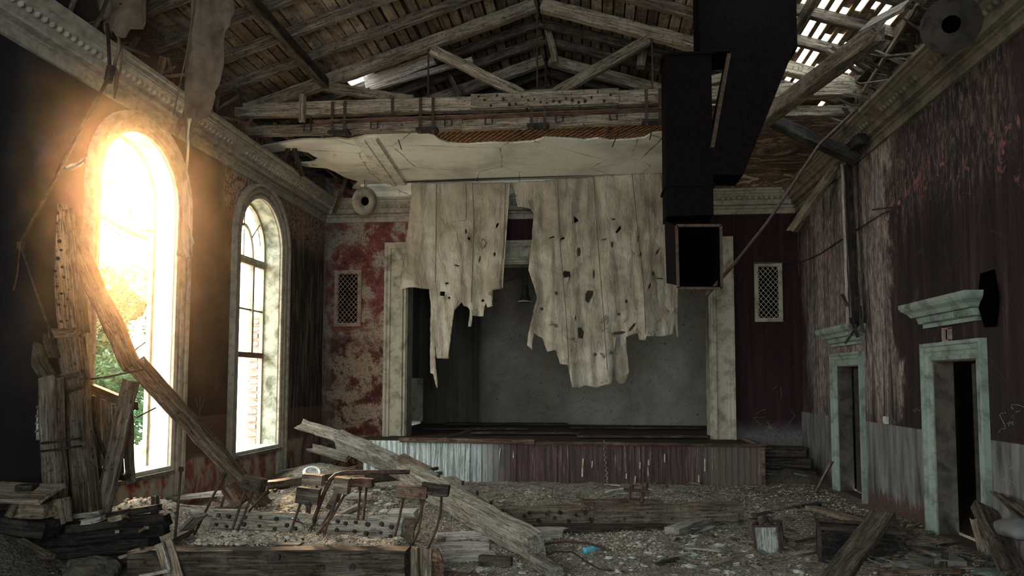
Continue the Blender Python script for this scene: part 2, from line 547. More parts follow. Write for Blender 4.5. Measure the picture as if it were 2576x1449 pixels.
def mat_back():
    n = NT('back_wall_paint'); X, Y, Z = n.sep()
    st = n.noise(n.map((7, 3, .35)), 1, 9, .7, .5)
    bl = n.noise(None, 2.0, 10, .74, .3)
    b2 = n.noise(n.map((1, 1, 1), (7, 3, 5)), 1.9, 10, .74, .35)
    fi = n.noise(None, 24, 6, .65)
    maroon = n.ramp(st, [(.35, (.012, .004, .005)), (.58, (.03, .010, .012)), (.78, (.07, .036, .034))])
    red = n.ramp(b2, [(.36, (.055, .017, .015)), (.46, (.17, .05, .045)), (.495, (.19, .095, .08)), (.53, (.26, .215, .17)), (.62, (.31, .275, .22)), (.70, (.11, .09, .07))])
    rust = n.ramp(bl, [(.37, (.03, .011, .009)), (.46, (.095, .030, .024)), (.51, (.22, .17, .125)), (.58, (.27, .22, .165)), (.66, (.06, .036, .028))])
    lowz = n.step(n.math('ADD', Z, n.math('MULTIPLY', bl, 1.4)), 4.1, 3.2)
    red = n.mix(lowz, red, rust)
    side = n.step(X, -2.5, -2.7)
    col = n.mix(side, maroon, red)
    gz_ = n.math('MULTIPLY', n.step(X, 1, 2), n.step(n.math('ADD', Z, n.math('MULTIPLY', bl, .6)), 1.5, 1.0))
    col = n.mix(gz_, col, (.12, .11, .105))
    col = n.mix(n.ramp(fi, [(.36, .75), (.50, 0)]), col, (.035, .022, .018))
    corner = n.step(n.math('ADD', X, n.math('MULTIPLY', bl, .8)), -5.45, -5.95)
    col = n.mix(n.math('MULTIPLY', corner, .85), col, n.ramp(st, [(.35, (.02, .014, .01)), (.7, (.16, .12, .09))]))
    n.bump(n.math('ADD', b2, n.math('MULTIPLY', fi, .5)), .6, .025)
    return n.done(col, .85, .2)


def mat_stage_wall():
    n = NT('stage_wall_paint'); X, Y, Z = n.sep()
    bl = n.noise(None, .9, 8, .6, .5); fi = n.noise(None, 16, 6, .65)
    st = n.noise(n.map((6, 3, .3)), 1, 7, .65, .3)
    col = n.ramp(bl, [(.3, (.15, .135, .115)), (.5, (.23, .215, .185)), (.7, (.30, .285, .25))])
    col = n.mix(n.ramp(fi, [(.33, .7), (.43, 0)]), col, (.07, .06, .05))
    sp = n.voro(None, 2.6, 'F1'); col = n.mix(n.ramp(sp, [(.05, .7), (.11, 0)]), col, (.06, .05, .045))
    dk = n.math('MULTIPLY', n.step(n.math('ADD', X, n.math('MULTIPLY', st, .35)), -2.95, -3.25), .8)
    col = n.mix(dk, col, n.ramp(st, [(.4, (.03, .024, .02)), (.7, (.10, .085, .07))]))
    n.bump(fi, .4, .02)
    return n.done(col, .9, .15)


def mat_front():                                # the boarded front of the stage: grey runs on the left, maroon paint on the right
    n = NT('stage_front_paint'); X, Y, Z = n.sep()
    st = n.noise(n.map((26, 3, 1.3)), 1, 10, .76, .5); fi = n.noise(n.map((40, 10, 12)), 1, 8, .75)
    bl = n.noise(None, 1.4, 6, .6)
    mar = n.ramp(st, [(.36, (.022, .012, .012)), (.52, (.075, .040, .038)), (.60, (.13, .085, .075)), (.66, (.40, .34, .28))])
    gry = n.ramp(st, [(.36, (.08, .09, .085)), (.48, (.32, .37, .35)), (.58, (.66, .71, .68))])
    xs = n.math('ADD', X, n.math('MULTIPLY', st, 2.0))
    col = n.mix(n.step(xs, -.55, -1.5), mar, gry)
    col = n.mix(n.math('MULTIPLY', n.step(xs, 2.6, 3.4), .6), col, (.15, .12, .095))
    bd = n.math('FRACT', n.math('DIVIDE', X, .115))
    col = n.mix(n.ramp(bd, [(0, .9), (.05, 0), (.96, 0), (1, .9)]), col, (.02, .014, .012))
    col = n.mix(n.ramp(fi, [(.33, .6), (.45, 0)]), col, (.05, .035, .03))
    n.bump(n.math('ADD', st, fi), .5, .015)
    return n.done(col, .75, .3)


def mat_floor():
    n = NT('rubble_floor'); X, Y, Z = n.sep()
    bl = n.noise(None, .9, 7, .62, .4); fi = n.noise(None, 26, 8, .72); v = n.voro(None, 34)
    wb = n.noise(n.map((3, 22, 6), rot=(0, 0, .5)), 1, 6, .65)
    col = n.ramp(fi, [(.34, (.05, .038, .028)), (.48, (.27, .235, .185)), (.62, (.52, .48, .40))])
    col = n.mix(n.ramp(wb, [(.58, 0), (.66, .6)]), col, (.36, .32, .26))
    dark_right = n.step(n.math('ADD', X, n.math('MULTIPLY', bl, 2.5)), 2.6, 4.6)
    col = n.mix(n.math('MULTIPLY', dark_right, .6), col, (.075, .052, .036))  # floor turns dark brown toward the right
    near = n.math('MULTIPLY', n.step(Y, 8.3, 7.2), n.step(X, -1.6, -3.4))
    col = n.mix(n.math('MULTIPLY', near, .7), col, (.04, .03, .026))  # near-left floor darkened: shade painted into the colour
    n.bump(n.math('ADD', fi, n.math('MULTIPLY', v, -.7)), 1.0, .04)
    return n.done(col, .9, .15)


def mat_ceiling():                              # cream plaster, stripped to brown swirls at its right end
    n = NT('ceiling_plaster'); X, Y, Z = n.sep()
    g = n.noise(None, .9, 7, .6, .3); f = n.noise(None, 20, 5, .6)
    col = n.ramp(g, [(.3, (.42, .40, .335)), (.55, (.70, .68, .58))])
    wv = n.noise(None, 2.2, 5, .6)
    d = n.voro(n.mix(.12, n.co, n.t.nodes.new('ShaderNodeTexNoise').outputs['Color']), .75, 'DISTANCE_TO_EDGE')
    k = n.ramp(n.math('ADD', d, n.math('MULTIPLY', wv, .05)), [(.024, .85), (.034, 0)])
    col = n.mix(k, col, (.09, .075, .06))
    col = n.mix(n.ramp(f, [(.3, .4), (.4, 0)]), col, (.15, .13, .1))
    sw = n.noise(n.map((.75, 3.4, 1)), 1.5, 8, .66, 1.6)
    brown = n.ramp(sw, [(.34, (.03, .02, .015)), (.45, (.17, .11, .075)), (.51, (.04, .027, .02)), (.58, (.36, .25, .165)), (.70, (.46, .37, .27))])
    col = n.mix(n.step(n.math('ADD', X, n.math('MULTIPLY', g, .8)), 1.9, 2.3), col, brown)
    st = n.noise(n.map((1, 1, 1), (3, 9, 1)), 1.6, 6, .65, .5)
    tan = n.math('MULTIPLY', n.step(X, -4.3, -4.6), n.ramp(st, [(.56, 0), (.62, .8)]))
    col = n.mix(tan, col, (.34, .23, .13))
    n.bump(n.math('ADD', n.math('MULTIPLY', sw, .6), f), .4, .02)
    return n.done(col, .9, .12)


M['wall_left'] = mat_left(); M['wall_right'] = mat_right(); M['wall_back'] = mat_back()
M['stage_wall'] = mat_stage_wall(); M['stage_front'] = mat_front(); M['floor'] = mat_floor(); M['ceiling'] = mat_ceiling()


def brick():
    n = NT('worn_brick')
    b = n.t.nodes.new('ShaderNodeTexBrick'); n.set(b.inputs['Vector'], n.map((1, 1, 1), rot=(math.pi / 2, 0, 0)))
    b.inputs['Scale'].default_value = 4.4; b.inputs['Color1'].default_value = (.26, .17, .13, 1); b.inputs['Color2'].default_value = (.36, .27, .21, 1)
    b.inputs['Mortar'].default_value = (.42, .40, .35, 1)
    return n.done(b.outputs['Color'], .9, .1)


M['brick'] = brick()


# ------------------------------------------------------------------ the shell
SPR, RAD, SILL = 4.54, .89, .72
WIN = [(9.53, 'window_1'), (13.29, 'window_2'), (2.01, 'window_3')]


def arch(c, r, z0, n=28):
    return [(c + r, z0)] + [(c + r * math.cos(a), SPR + r * math.sin(a)) for a in [math.pi * k / n for k in range(n + 1)]] + [(c - r, z0)]


mb = MB()
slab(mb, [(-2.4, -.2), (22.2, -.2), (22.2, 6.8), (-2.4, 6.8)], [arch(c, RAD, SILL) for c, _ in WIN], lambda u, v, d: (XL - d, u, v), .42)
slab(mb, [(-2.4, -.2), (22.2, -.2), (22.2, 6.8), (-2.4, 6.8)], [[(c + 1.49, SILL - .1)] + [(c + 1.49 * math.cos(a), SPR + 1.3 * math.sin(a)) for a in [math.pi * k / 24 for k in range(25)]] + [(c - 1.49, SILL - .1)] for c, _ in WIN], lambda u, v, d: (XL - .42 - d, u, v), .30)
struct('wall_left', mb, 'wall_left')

M['door_paint'] = plaster('dark_door_paint', (.040, .037, .032), (.018, .016, .014), .4, False, 3)
M['jamb'] = plaster('stained_jamb_paint', (.085, .072, .055), (.035, .028, .022), .45, False, 3)
DOORS = [(14.16, 13.0, 2.28, 'door_2'), (10.30, 9.15, 2.28, 'door_1')]      # far jamb, near jamb, height
mb = MB()
slab(mb, [(-2.4, -.2), (22.2, -.2), (22.2, 6.8), (-2.4, 6.8)], [[(a, 0.02), (a, h), (b, h), (b, .02)] for a, b, h, _ in DOORS], lambda u, v, d: (XR + d, u, v), .24)
struct('wall_right', mb, 'wall_right')

PX0, PX1, PZ = -4.28, 2.57, 4.67
mb = MB()
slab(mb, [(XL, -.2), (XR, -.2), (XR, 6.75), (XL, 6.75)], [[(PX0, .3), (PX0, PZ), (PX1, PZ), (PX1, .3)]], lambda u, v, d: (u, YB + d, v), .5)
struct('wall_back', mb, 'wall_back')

mb = MB()                                        # the room behind the stage
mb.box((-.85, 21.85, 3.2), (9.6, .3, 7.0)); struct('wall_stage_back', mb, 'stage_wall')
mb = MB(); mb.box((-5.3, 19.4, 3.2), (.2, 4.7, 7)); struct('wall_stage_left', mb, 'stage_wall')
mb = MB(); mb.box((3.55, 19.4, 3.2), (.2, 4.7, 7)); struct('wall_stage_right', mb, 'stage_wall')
mb = MB(); mb.box((-.87, 19.4, 6.3), (8.7, 4.7, .12)); struct('ceiling_stage', mb, 'stage_wall')
mb = MB(); mb.box((-.85, 22.15, 7.5), (11.5, .15, 3.4)); struct('wall_gable', mb, 'wood_dark')

# floor with its heaps
HEAPS = [(-4.4, 11.6, 1.9, 1.5, .26), (-5.6, 8.8, .9, .9, .50), (-6.1, 7.0, .45, .7, .45), (-.9, 11.6, 1.6, 1.2, .05),
         (4.35, 7.45, .28, .5, .32), (3.3, 8.6, .9, 1.5, .24), (2.2, 7.4, 1.2, .9, .10), (3.9, 15.4, .7, .7, .25), (-5.6, 14.6, .9, 1.3, .28), (-2.0, 9.8, 1.5, 1.0, .07), (3.2, 11.2, 1.0, .8, .10)]


def gz(x, y):
    z = 0
    for (a, b, rx, ry, h) in HEAPS:
        d = ((x - a) / rx) ** 2 + ((y - b) / ry) ** 2
        z += h * math.exp(-d * 1.3)
    px_ = min(max((x + 4.25) / .2, 0), 1) * min(max((-1.75 - x) / .25, 0), 1) * min(max((y - 7.0) / .2, 0), 1) * min(max((8.2 - y) / .45, 0), 1)
    z = max(z, .33 * px_)                         # gravel lying on the fallen timbers in front
    z += .030 * mnoise.fractal((x * 1.5, y * 1.5, 0), .8, 2.1, 3)
    return max(z, -.05)


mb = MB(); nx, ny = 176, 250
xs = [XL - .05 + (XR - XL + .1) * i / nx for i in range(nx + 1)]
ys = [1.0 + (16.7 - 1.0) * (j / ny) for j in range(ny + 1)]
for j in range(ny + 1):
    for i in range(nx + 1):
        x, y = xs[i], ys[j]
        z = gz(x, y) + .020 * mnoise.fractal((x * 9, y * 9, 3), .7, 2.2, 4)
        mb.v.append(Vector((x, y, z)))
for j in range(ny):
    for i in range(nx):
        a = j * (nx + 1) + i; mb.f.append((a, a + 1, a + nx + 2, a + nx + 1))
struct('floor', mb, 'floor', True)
mb = MB(); mb.box((-.9, -.7, -.1), (10.8, 3.5, .2)); struct('floor_rear', mb, 'floor')
mb = MB(); slab(mb, [(XL - .1, -.2), (XR + .1, -.2), (XR + .1, 7.2), (-.9, 8.9), (XL - .1, 7.2)], [[(-3.9, 1.0), (-3.9, 5.2), (-1.3, 5.2), (-1.3, 1.0)], [(-.4, 1.0), (-.4, 5.2), (2.2, 5.2), (2.2, 1.0)]], lambda u, v, d: (u, -2.35 - d, v), .3)  # two openings added in the unseen rear wall to light the hall
struct('wall_rear', mb, 'wall_back')


# ------------------------------------------------------------------ windows
def arch_sweep(mb, c, r, z0, prof, xw, n=36):    # profile (outward from the opening, into the room)
    path = [((c + r, z0), (1, 0)), ((c + r, (z0 + SPR) / 2), (1, 0))]
    path += [((c + r * math.cos(a), SPR + r * math.sin(a)), (math.cos(a), math.sin(a))) for a in [math.pi * k / n for k in range(n + 1)]]
    path += [((c - r, (z0 + SPR) / 2), (-1, 0)), ((c - r, z0), (-1, 0))]
    m = len(prof); b = len(mb.v)
    for (p, nn) in path:
        for (o, d) in prof: mb.v.append(Vector((xw + d, p[0] + nn[0] * o, p[1] + nn[1] * o)))
    for i in range(len(path) - 1):
        for j in range(m):
            j2 = (j + 1) % m
            mb.f.append((b + i * m + j, b + i * m + j2, b + (i + 1) * m + j2, b + (i + 1) * m + j))
    mb.f.append(tuple(b + j for j in range(m))); mb.f.append(tuple(b + (len(path) - 1) * m + j for j in reversed(range(m))))
    return mb


CAS = [(-.015, 0), (-.015, .04), (.035, .06), (.04, .03), (.085, .03), (.09, .075), (.15, .085), (.155, .045), (.195, .05), (.205, .10), (.26, .11), (.265, 0)]
XF = -6.60                                       # plane of the sashes
for c, nm in WIN:
    root = bpy.data.objects.new(nm, None); COL.objects.link(root); root.location = (XL, c, SILL); tag(root, kind='structure')
    rev = 'plaster_white' if nm == 'window_1' else 'plaster_mossy'
    m = MB(); arch_sweep(m, c, RAD, SILL, [(.02, .0), (.02, -.42), (-.012, -.42), (-.012, -.02)], XL); obj('reveal', m, rev, root, False)
    m = MB(); arch_sweep(m, c, RAD, .12, CAS, XL); obj('casing', m, 'cornice', root, False)
    m = MB(); m.box((XL - .36, c, SILL - .04), (.80, 1.80, .09)); obj('sill', m, 'stone', root)
    m = MB(); m.box((XL + .05, c, SILL - .08), (.12, 1.76, .06)); obj('sill_edge', m, 'wood_grey', root)
    m = MB(); arch_sweep(m, c, RAD - .005, SILL, [(0, .03), (0, -.04), (-.055, -.04), (-.055, .03)], XF); obj('sash_frame', m, 'trim_cream', root)
    m = MB(); m.box((XL - .57, c + 1.47, 2.7), (.30, .05, 4.2)); m.box((XL - .57, c - 1.47, 2.7), (.30, .05, 4.2)); m.box((XL - .57, c, SILL - .12), (.32, 3.0, .06))
    obj('outer_reveal', m, 'plaster_white', root)

# first window: the sashes are gone but for a broken bow and a dangling rail
r1 = bpy.data.objects['window_1']
pts = [at(x, y, X=XF) for x, y in ((246, 470), (262, 462), (285, 462), (305, 474), (320, 495), (328, 525), (330, 560), (322, 585), (326, 592))]
obj('broken_bow', MB().tube(pts, .022, 6), 'wood_red', r1)
obj('broken_rail', MB().tube([at(244, 538, X=XF), at(290, 566, X=XF), at(330, 585, X=XF), at(368, 600, X=XF)], [.03, .03, .04, .035], 6), 'wood_red', r1)
obj('rail_stub', MB().tube([at(352, 580, X=XF), at(386, 580, X=XF)], .03, 6), 'wood_red', r1)
obj('broken_bar', MB().tube([at(246, 552, X=XF), at(300, 590, X=XF), at(336, 612, X=XF)], .008, 5), 'wood_red', r1)
obj('broken_spoke', MB().tube([at(352, 470, X=XF), at(370, 442, X=XF)], .018, 6), 'wood_red', r1)

# second window: transom, two mullions, fan of bars above, rails below
r2 = bpy.data.objects['window_2']; c2 = WIN[1][0]
TZ = at(630, 660, X=XF).z
LZ = at(625, 893, X=XF).z
m = MB(); m.box((XF, c2, TZ), (.09, 1.7, .13)); m.box((XF + .05, c2, TZ + .05), (.05, 1.7, .04)); obj('transom', m, 'trim_cream', r2)
ym = at(633, 760, X=XF).y
for y in (ym, 2 * c2 - ym):
    m = MB(); m.box((XF, y, (TZ + LZ) / 2), (.07, .07, TZ - LZ)); obj('mullion', m, 'trim_cream', r2)
m = MB(); m.box((XF, c2, LZ), (.09, 1.7, .10)); obj('lower_rail', m, 'wood_red', r2)
GZ = at(630, 780, X=XF).z
m = MB(); m.box((XF, c2, GZ), (.035, 1.7, .035)); obj('glazing_bar', m, 'trim_cream', r2)
hr = ym - c2
m = MB(); m.tube([(XF, c2 + hr * math.cos(a), TZ + .05 + (hr + .25) * math.sin(a)) for a in [math.pi * k / 20 for k in range(21)]], .032, 6); obj('fan_bow', m, 'trim_cream', r2)
for a in (40, 90, 140):
    a = math.radians(a)
    m = MB(); m.tube([(XF, c2 + hr * math.cos(a), TZ + .05 + (hr + .25) * math.sin(a)), (XF, c2 + .86 * math.cos(a), SPR + .86 * math.sin(a))], .018, 6); obj('fan_spoke', m, 'trim_cream', r2)
m = MB(); m.tube([(XF, c2, TZ), (XF, c2, TZ + hr + .2)], .016, 6); obj('fan_spoke', m, 'trim_cream', r2)
m = MB()
for k in range(34):
    m.box((-7.0 + R(-.02, .02), c2 + 1.42 + (.03 if k % 2 else -.03), .72 + k * .078), (.22, .12 + R(-.02, .03), .068))
obj('brick_quoin', m, 'brick', r2)


# ------------------------------------------------------------------ cornices
CORN = [(0, 0), (.05, 0), (.055, .11), (.095, .12), (.095, .145), (.06, .15), (.06, .18), (.15, .19), (.165, .215), (.165, .285), (.185, .29), (.20, .30), (.29, .345), (.32, .37), (.32, .385), (.345, .39), (.345, .44), (.385, .45), (.39, .50), (0, .50)]
CZ = 5.66


def cornice(name, a, b, outd, eggs=True, zoff=0, prof=CORN, n=44, broken=(), mat='cornice'):
    a, b = Vector((*a, CZ + zoff)), Vector((*b, CZ + zoff))
    root = bpy.data.objects.new(name, None); COL.objects.link(root); root.location = a; tag(root, kind='structure')
    L = (b - a).length; d = (b - a) / L
    m = MB(); o = Vector(outd)
    path = [a.lerp(b, k / n) for k in range(n + 1)]
    bb = len(m.v); q = len(prof)
    for p in path:
        w = [R(-.003, .003) for _ in prof]
        for j, (x, y) in enumerate(prof): m.v.append(p + o * (x + (w[j] if x else 0)) + Vector((0, 0, y + w[j])))
    for i in range(n):
        for j in range(q):
            j2 = (j + 1) % q
            m.f.append((bb + i * q + j, bb + i * q + j2, bb + (i + 1) * q + j2, bb + (i + 1) * q + j))
    m.f.append(tuple(bb + j for j in range(q))); m.f.append(tuple(bb + n * q + j for j in reversed(range(q))))
    obj('moulding', m, mat, root)
    if eggs:
        m = MB(); t = .08
        while t < L:
            if not any(s0 < t < s1 for s0, s1 in broken):
                p = a + d * t + o * .225 + Vector((0, 0, .325))
                r = .048
                for k in range(1):
                    vs = []; fs = []
                    for i2 in range(5):
                        th = math.pi * i2 / 4
                        for k2 in range(7):
                            ph = 2 * math.pi * k2 / 7
                            vs.append(p + d * (r * .85 * math.sin(th) * math.cos(ph)) + o * (r * math.sin(th) * math.sin(ph)) + Vector((0, 0, -r * 1.05 * math.cos(th))))
                    for i2 in range(4):
                        for k2 in range(7):
                            k3 = (k2 + 1) % 7
                            fs.append((i2 * 7 + k2, i2 * 7 + k3, (i2 + 1) * 7 + k3, (i2 + 1) * 7 + k2))
                    m.add(vs, fs)
            t += .115
        tag(obj('egg_moulding', m, mat, root, True))
    return root


cornice('trim_left', (XL, 3.0), (XL, YB), (1, 0, 0), broken=((8.7, 9.1), (10.9, 11.0)))
M['cornice_dark'] = plaster('shaded_cornice_plaster', (.15, .125, .09), (.055, .043, .03), .45, False, 1.8)  # brown cornice copy with the dim right side's shade in its colour
cornice('trim_right', (XR, 3.0), (XR, YB), (-1, 0, 0), mat='cornice_dark', broken=((6.6, 6.9), (8.2, 8.6)))
cornice('trim_back', (XL + .05, YB), (XR - .05, YB), (0, -1, 0), True)


# ------------------------------------------------------------------ door cases on the right
DCAS = [(-.01, 0), (-.01, .02), (.03, .035), (.05, .02), (.09, .03), (.11, .05), (.16, .05), (.175, .075), (.215, .075), (.215, 0)]


def rect_sweep(mb, pts, prof, x):                # three-sided frame on the right wall, profile (outward, into the room)
    m = len(prof); b = len(mb.v)
    (ya, z0), (_, h), (yb, _) = pts
    nodes = [((ya, z0), (1, 0)), ((ya, h), (1, 1)), ((yb, h), (-1, 1)), ((yb, z0), (-1, 0))]
    for (p, nn) in nodes:
        for (o, d) in prof: mb.v.append(Vector((x - d, p[0] + nn[0] * o, p[1] + nn[1] * o)))
    for i in range(3):
        for j in range(m):
            j2 = (j + 1) % m
            mb.f.append((b + i * m + j, b + i * m + j2, b + (i + 1) * m + j2, b + (i + 1) * m + j))
    mb.f.append(tuple(b + j for j in range(m))); mb.f.append(tuple(b + 3 * m + j for j in reversed(range(m))))


HOOD = [(0, 0), (.06, 0), (.06, .05), (.10, .06), (.12, .14), (.17, .15), (.20, .20), (.26, .24), (.28, .28), (.28, .33), (0, .33)]
for (a, b, h, nm), hz in zip(DOORS, (2.62, 2.70)):
    root = bpy.data.objects.new(nm, None); COL.objects.link(root); root.location = (XR, (a + b) / 2, 0); tag(root, kind='structure')
    m = MB(); rect_sweep(m, [(a, .0), (a, h), (b, h)], DCAS, XR); obj('casing', m, 'trim_paint', root)
    m = MB(); rect_sweep(m, [(a, .0), (a, h), (b, h)], [(.004, .0), (.004, -.24), (-.03, -.24), (-.03, .0)], XR); obj('jamb_lining', m, 'jamb', root)
    m = MB()
    q = len(HOOD)
    ext = .30
    for (y, sg) in ((a + ext, 1), (b - ext, -1)):      # the mouldings return to the wall at both ends
        pass
    ring = []
    for (o, z) in HOOD:
        ring.append([Vector((XR, a + .06 + o, hz + z)), Vector((XR - o, a + .06 + o, hz + z)), Vector((XR - o, b - .06 - o, hz + z)), Vector((XR, b - .06 - o, hz + z))])
    bb = len(m.v)
    for rr in ring: m.v += rr
    for j in range(q - 1):
        for k in range(3):
            m.f.append((bb + j * 4 + k, bb + j * 4 + k + 1, bb + (j + 1) * 4 + k + 1, bb + (j + 1) * 4 + k))
    obj('hood', m, 'trim_paint', root)
    m = MB(); y = b + .02
    while y < a:
        m.box((XR - .125, y, hz + .10), (.03, .022, .07)); y += .042
    obj('hood_dentils', m, 'trim_paint', root)

# leaves standing ajar and the dark passage behind
m = MB(); m.box((4.74, 13.56, 1.12), (.05, 1.05, 2.2)); m.box((4.71, 13.56, 1.7), (.02, .8, .8)); m.box((4.71, 13.56, .6), (.02, .8, .7))
d2 = obj('door_leaf', m, 'door_paint', bpy.data.objects['door_2'])
k_ = MB().lathe([(0, .07), (.02, .065), (.03, .045), (.02, .02), (.012, 0)], (4.70, 13.2, 1.05), (-1, 0, 0), 12); obj('door_knob', k_, 'iron_dark', d2)
rot = Matrix.Rotation(math.radians(-62), 3, 'Z')
m = MB(); m.box((5.12, 10.0, 1.12), (.05, .95, 2.2), rot); obj('door_leaf', m, 'door_paint', bpy.data.objects['door_1'])
m = MB(); m.box((6.55, 11.6, 1.8), (.1, 8.4, 3.8)); struct('wall_passage', m, 'wood_dark')
m = MB(); m.box((5.7, 11.6, 3.6), (1.8, 8.4, .1)); struct('ceiling_passage', m, 'wood_dark')
m = MB(); m.box((5.7, 15.8, 1.8), (1.8, .1, 3.8)); m.box((5.7, 7.4, 1.8), (1.8, .1, 3.8)); struct('wall_passage_ends', m, 'wood_dark')
m = MB(); m.box((5.7, 11.6, -.04), (1.8, 8.4, .1)); struct('floor_passage', m, 'floor')

# proscenium frame
PF = [(-.01, .0), (-.01, .05), (.04, .05), (.06, .09), (.10, .09), (.12, .05), (.34, .05), (.36, .08), (.41, .08), (.44, .11), (.49, .11), (.49, 0)]
m = MB(); q = len(PF); bb = 0
nodes = [((PX0, .55), (-1, 0)), ((PX0, PZ), (-1, 1)), ((PX1, PZ), (1, 1)), ((PX1, .55), (1, 0))]
for (p, nn) in nodes:
    for (o, d) in PF: m.v.append(Vector((p[0] + nn[0] * o, YB - d, p[1] + nn[1] * o)))
for i in range(3):
    for j in range(q):
        j2 = (j + 1) % q; m.f.append((i * q + j, i * q + j2, (i + 1) * q + j2, (i + 1) * q + j))
m.f.append(tuple(range(q))); m.f.append(tuple(3 * q + j for j in reversed(range(q))))
struct('trim_proscenium', m, 'trim_cream')
m = MB(); m.box((PX0 + .01, YB + .25, 2.6), (.06, .5, 4.1)); m.box((PX1 - .01, YB + .25, 2.6), (.06, .5, 4.1)); m.box(((PX0 + PX1) / 2, YB + .25, PZ - .01), (PX1 - PX0, .5, .06))
struct('trim_proscenium_lining', m, 'trim_cream')

# ------------------------------------------------------------------ roof
RX, RZ, SL = -.9, 8.58, .32


def rz(x): return RZ - SL * abs(x - RX)


RY0, RY1 = -2.6, 22.2
mb = MB(); TINT = []


def deck_board(x0, x1, y0, y1, t=.025, dz=0):
    vs = []; TINT.extend([R(0, 1)] * 6)
    for z in (0, t):
        for (x, y) in ((x0, y0), (x1, y0), (x1, y1), (x0, y1)): vs.append((x, y, rz(x) + z + dz))
    mb.add(vs, [(3, 2, 1, 0), (4, 5, 6, 7), (0, 1, 5, 4), (1, 2, 6, 5), (2, 3, 7, 6), (3, 0, 4, 7)])


HOLE = (-4.50, -4.12, 12.45, 13.3)
x = -6.75
while x < RX:
    bw = R(.15, .21); x1 = min(x + bw, RX)
    wide = R(.022, .032) if random.random() < .8 else R(.04, .07)
    if x < HOLE[1] and x1 > HOLE[0]:
        deck_board(x, x1 - .012, RY0, HOLE[2] + R(-.1, .1), dz=R(0, .008)); deck_board(x, x1 - .012, HOLE[3] + R(-.1, .1), RY1, dz=R(0, .008))
    else:
        gap = wide
        deck_board(x, x1 - gap, RY0, RY1, dz=R(0, .008))
    x = x1
SLX0, SLX1, SLY0, SLY1 = 1.75, 4.55, 8.6, 14.2   # where the covering has gone on the right slope
x = RX
gaps = []
while x < XR + .5:
    ing = SLX0 < x < SLX1
    bw = R(.12, .16) if ing else R(.16, .21)
    if ing:
        g = R(.055, .095); gaps.append((x + bw - g, x + bw))
        deck_board(x, x + bw - g, RY0, RY1)
    else:
        deck_board(x, x + bw - .028, RY0, RY1, dz=R(0, .008))
    x += bw
for (g0, g1) in gaps:
    y = SLY0
    while y < SLY1:
        L = R(.25, .7)
        open_ = random.random() < (.74 if y < 12.4 else .36)
        if not open_: deck_board(g0 - .012, g1 + .012, y, y + L, .02, .027)
        y += L
def boards_mat():
    n = NT('roof_boards'); a = n.t.nodes.new('ShaderNodeAttribute'); a.attribute_name = 'tint'
    g = n.noise(n.map((20, 1.3, 20)), 1, 6, .62, .2); k = n.noise(None, 11, 7, .72); b = n.noise(None, 1.6, 6, .65)
    c = n.ramp(a.outputs['Fac'], [(0, (.10, .072, .048)), (.5, (.21, .158, .108)), (1, (.31, .245, .175))])
    c = n.mix(1.0, c, n.ramp(g, [(.36, .55), (.6, 1.15)]), 'MULTIPLY')
    c = n.mix(n.ramp(k, [(.36, .85), (.47, 0)]), c, (.022, .015, .010))
    c = n.mix(n.ramp(b, [(.40, .55), (.55, 0)]), c, (.035, .024, .016))
    n.bump(n.math('ADD', g, k), .6, .01)
    return n.done(c, .88, .1)


M['roof_boards'] = boards_mat()
deck = struct('ceiling', mb, 'roof_boards')
at_ = deck.data.attributes.new('tint', 'FLOAT', 'FACE'); at_.data.foreach_set('value', TINT)
mb = MB()
# outer covering
def cover(x0, x1, y0, y1):
    deck_board(x0, x1, y0, y1, .03, .06)


cover(-6.9, HOLE[0], RY0, RY1); cover(HOLE[1], RX, RY0, RY1); cover(HOLE[0], HOLE[1], RY0, HOLE[2]); cover(HOLE[0], HOLE[1], HOLE[3], RY1)
cover(RX, SLX0, RY0, RY1); cover(SLX0, XR + .6, RY0, SLY0); cover(SLX0, XR + .6, SLY1, RY1)
struct('ceiling_covering', mb, 'wood_dark')
mb = MB()
mb.box((XL - .3, 9.8, 6.86), (.9, 24.5, .16)); mb.box((XR + .2, 9.8, 6.86), (.9, 24.5, .16))
struct('trim_wall_plates', mb, 'wood_dark')


# ------------------------------------------------------------------ roof timbers
def rzc(x, d): return rz(x) - d                  # height of a timber's middle, d under the boards


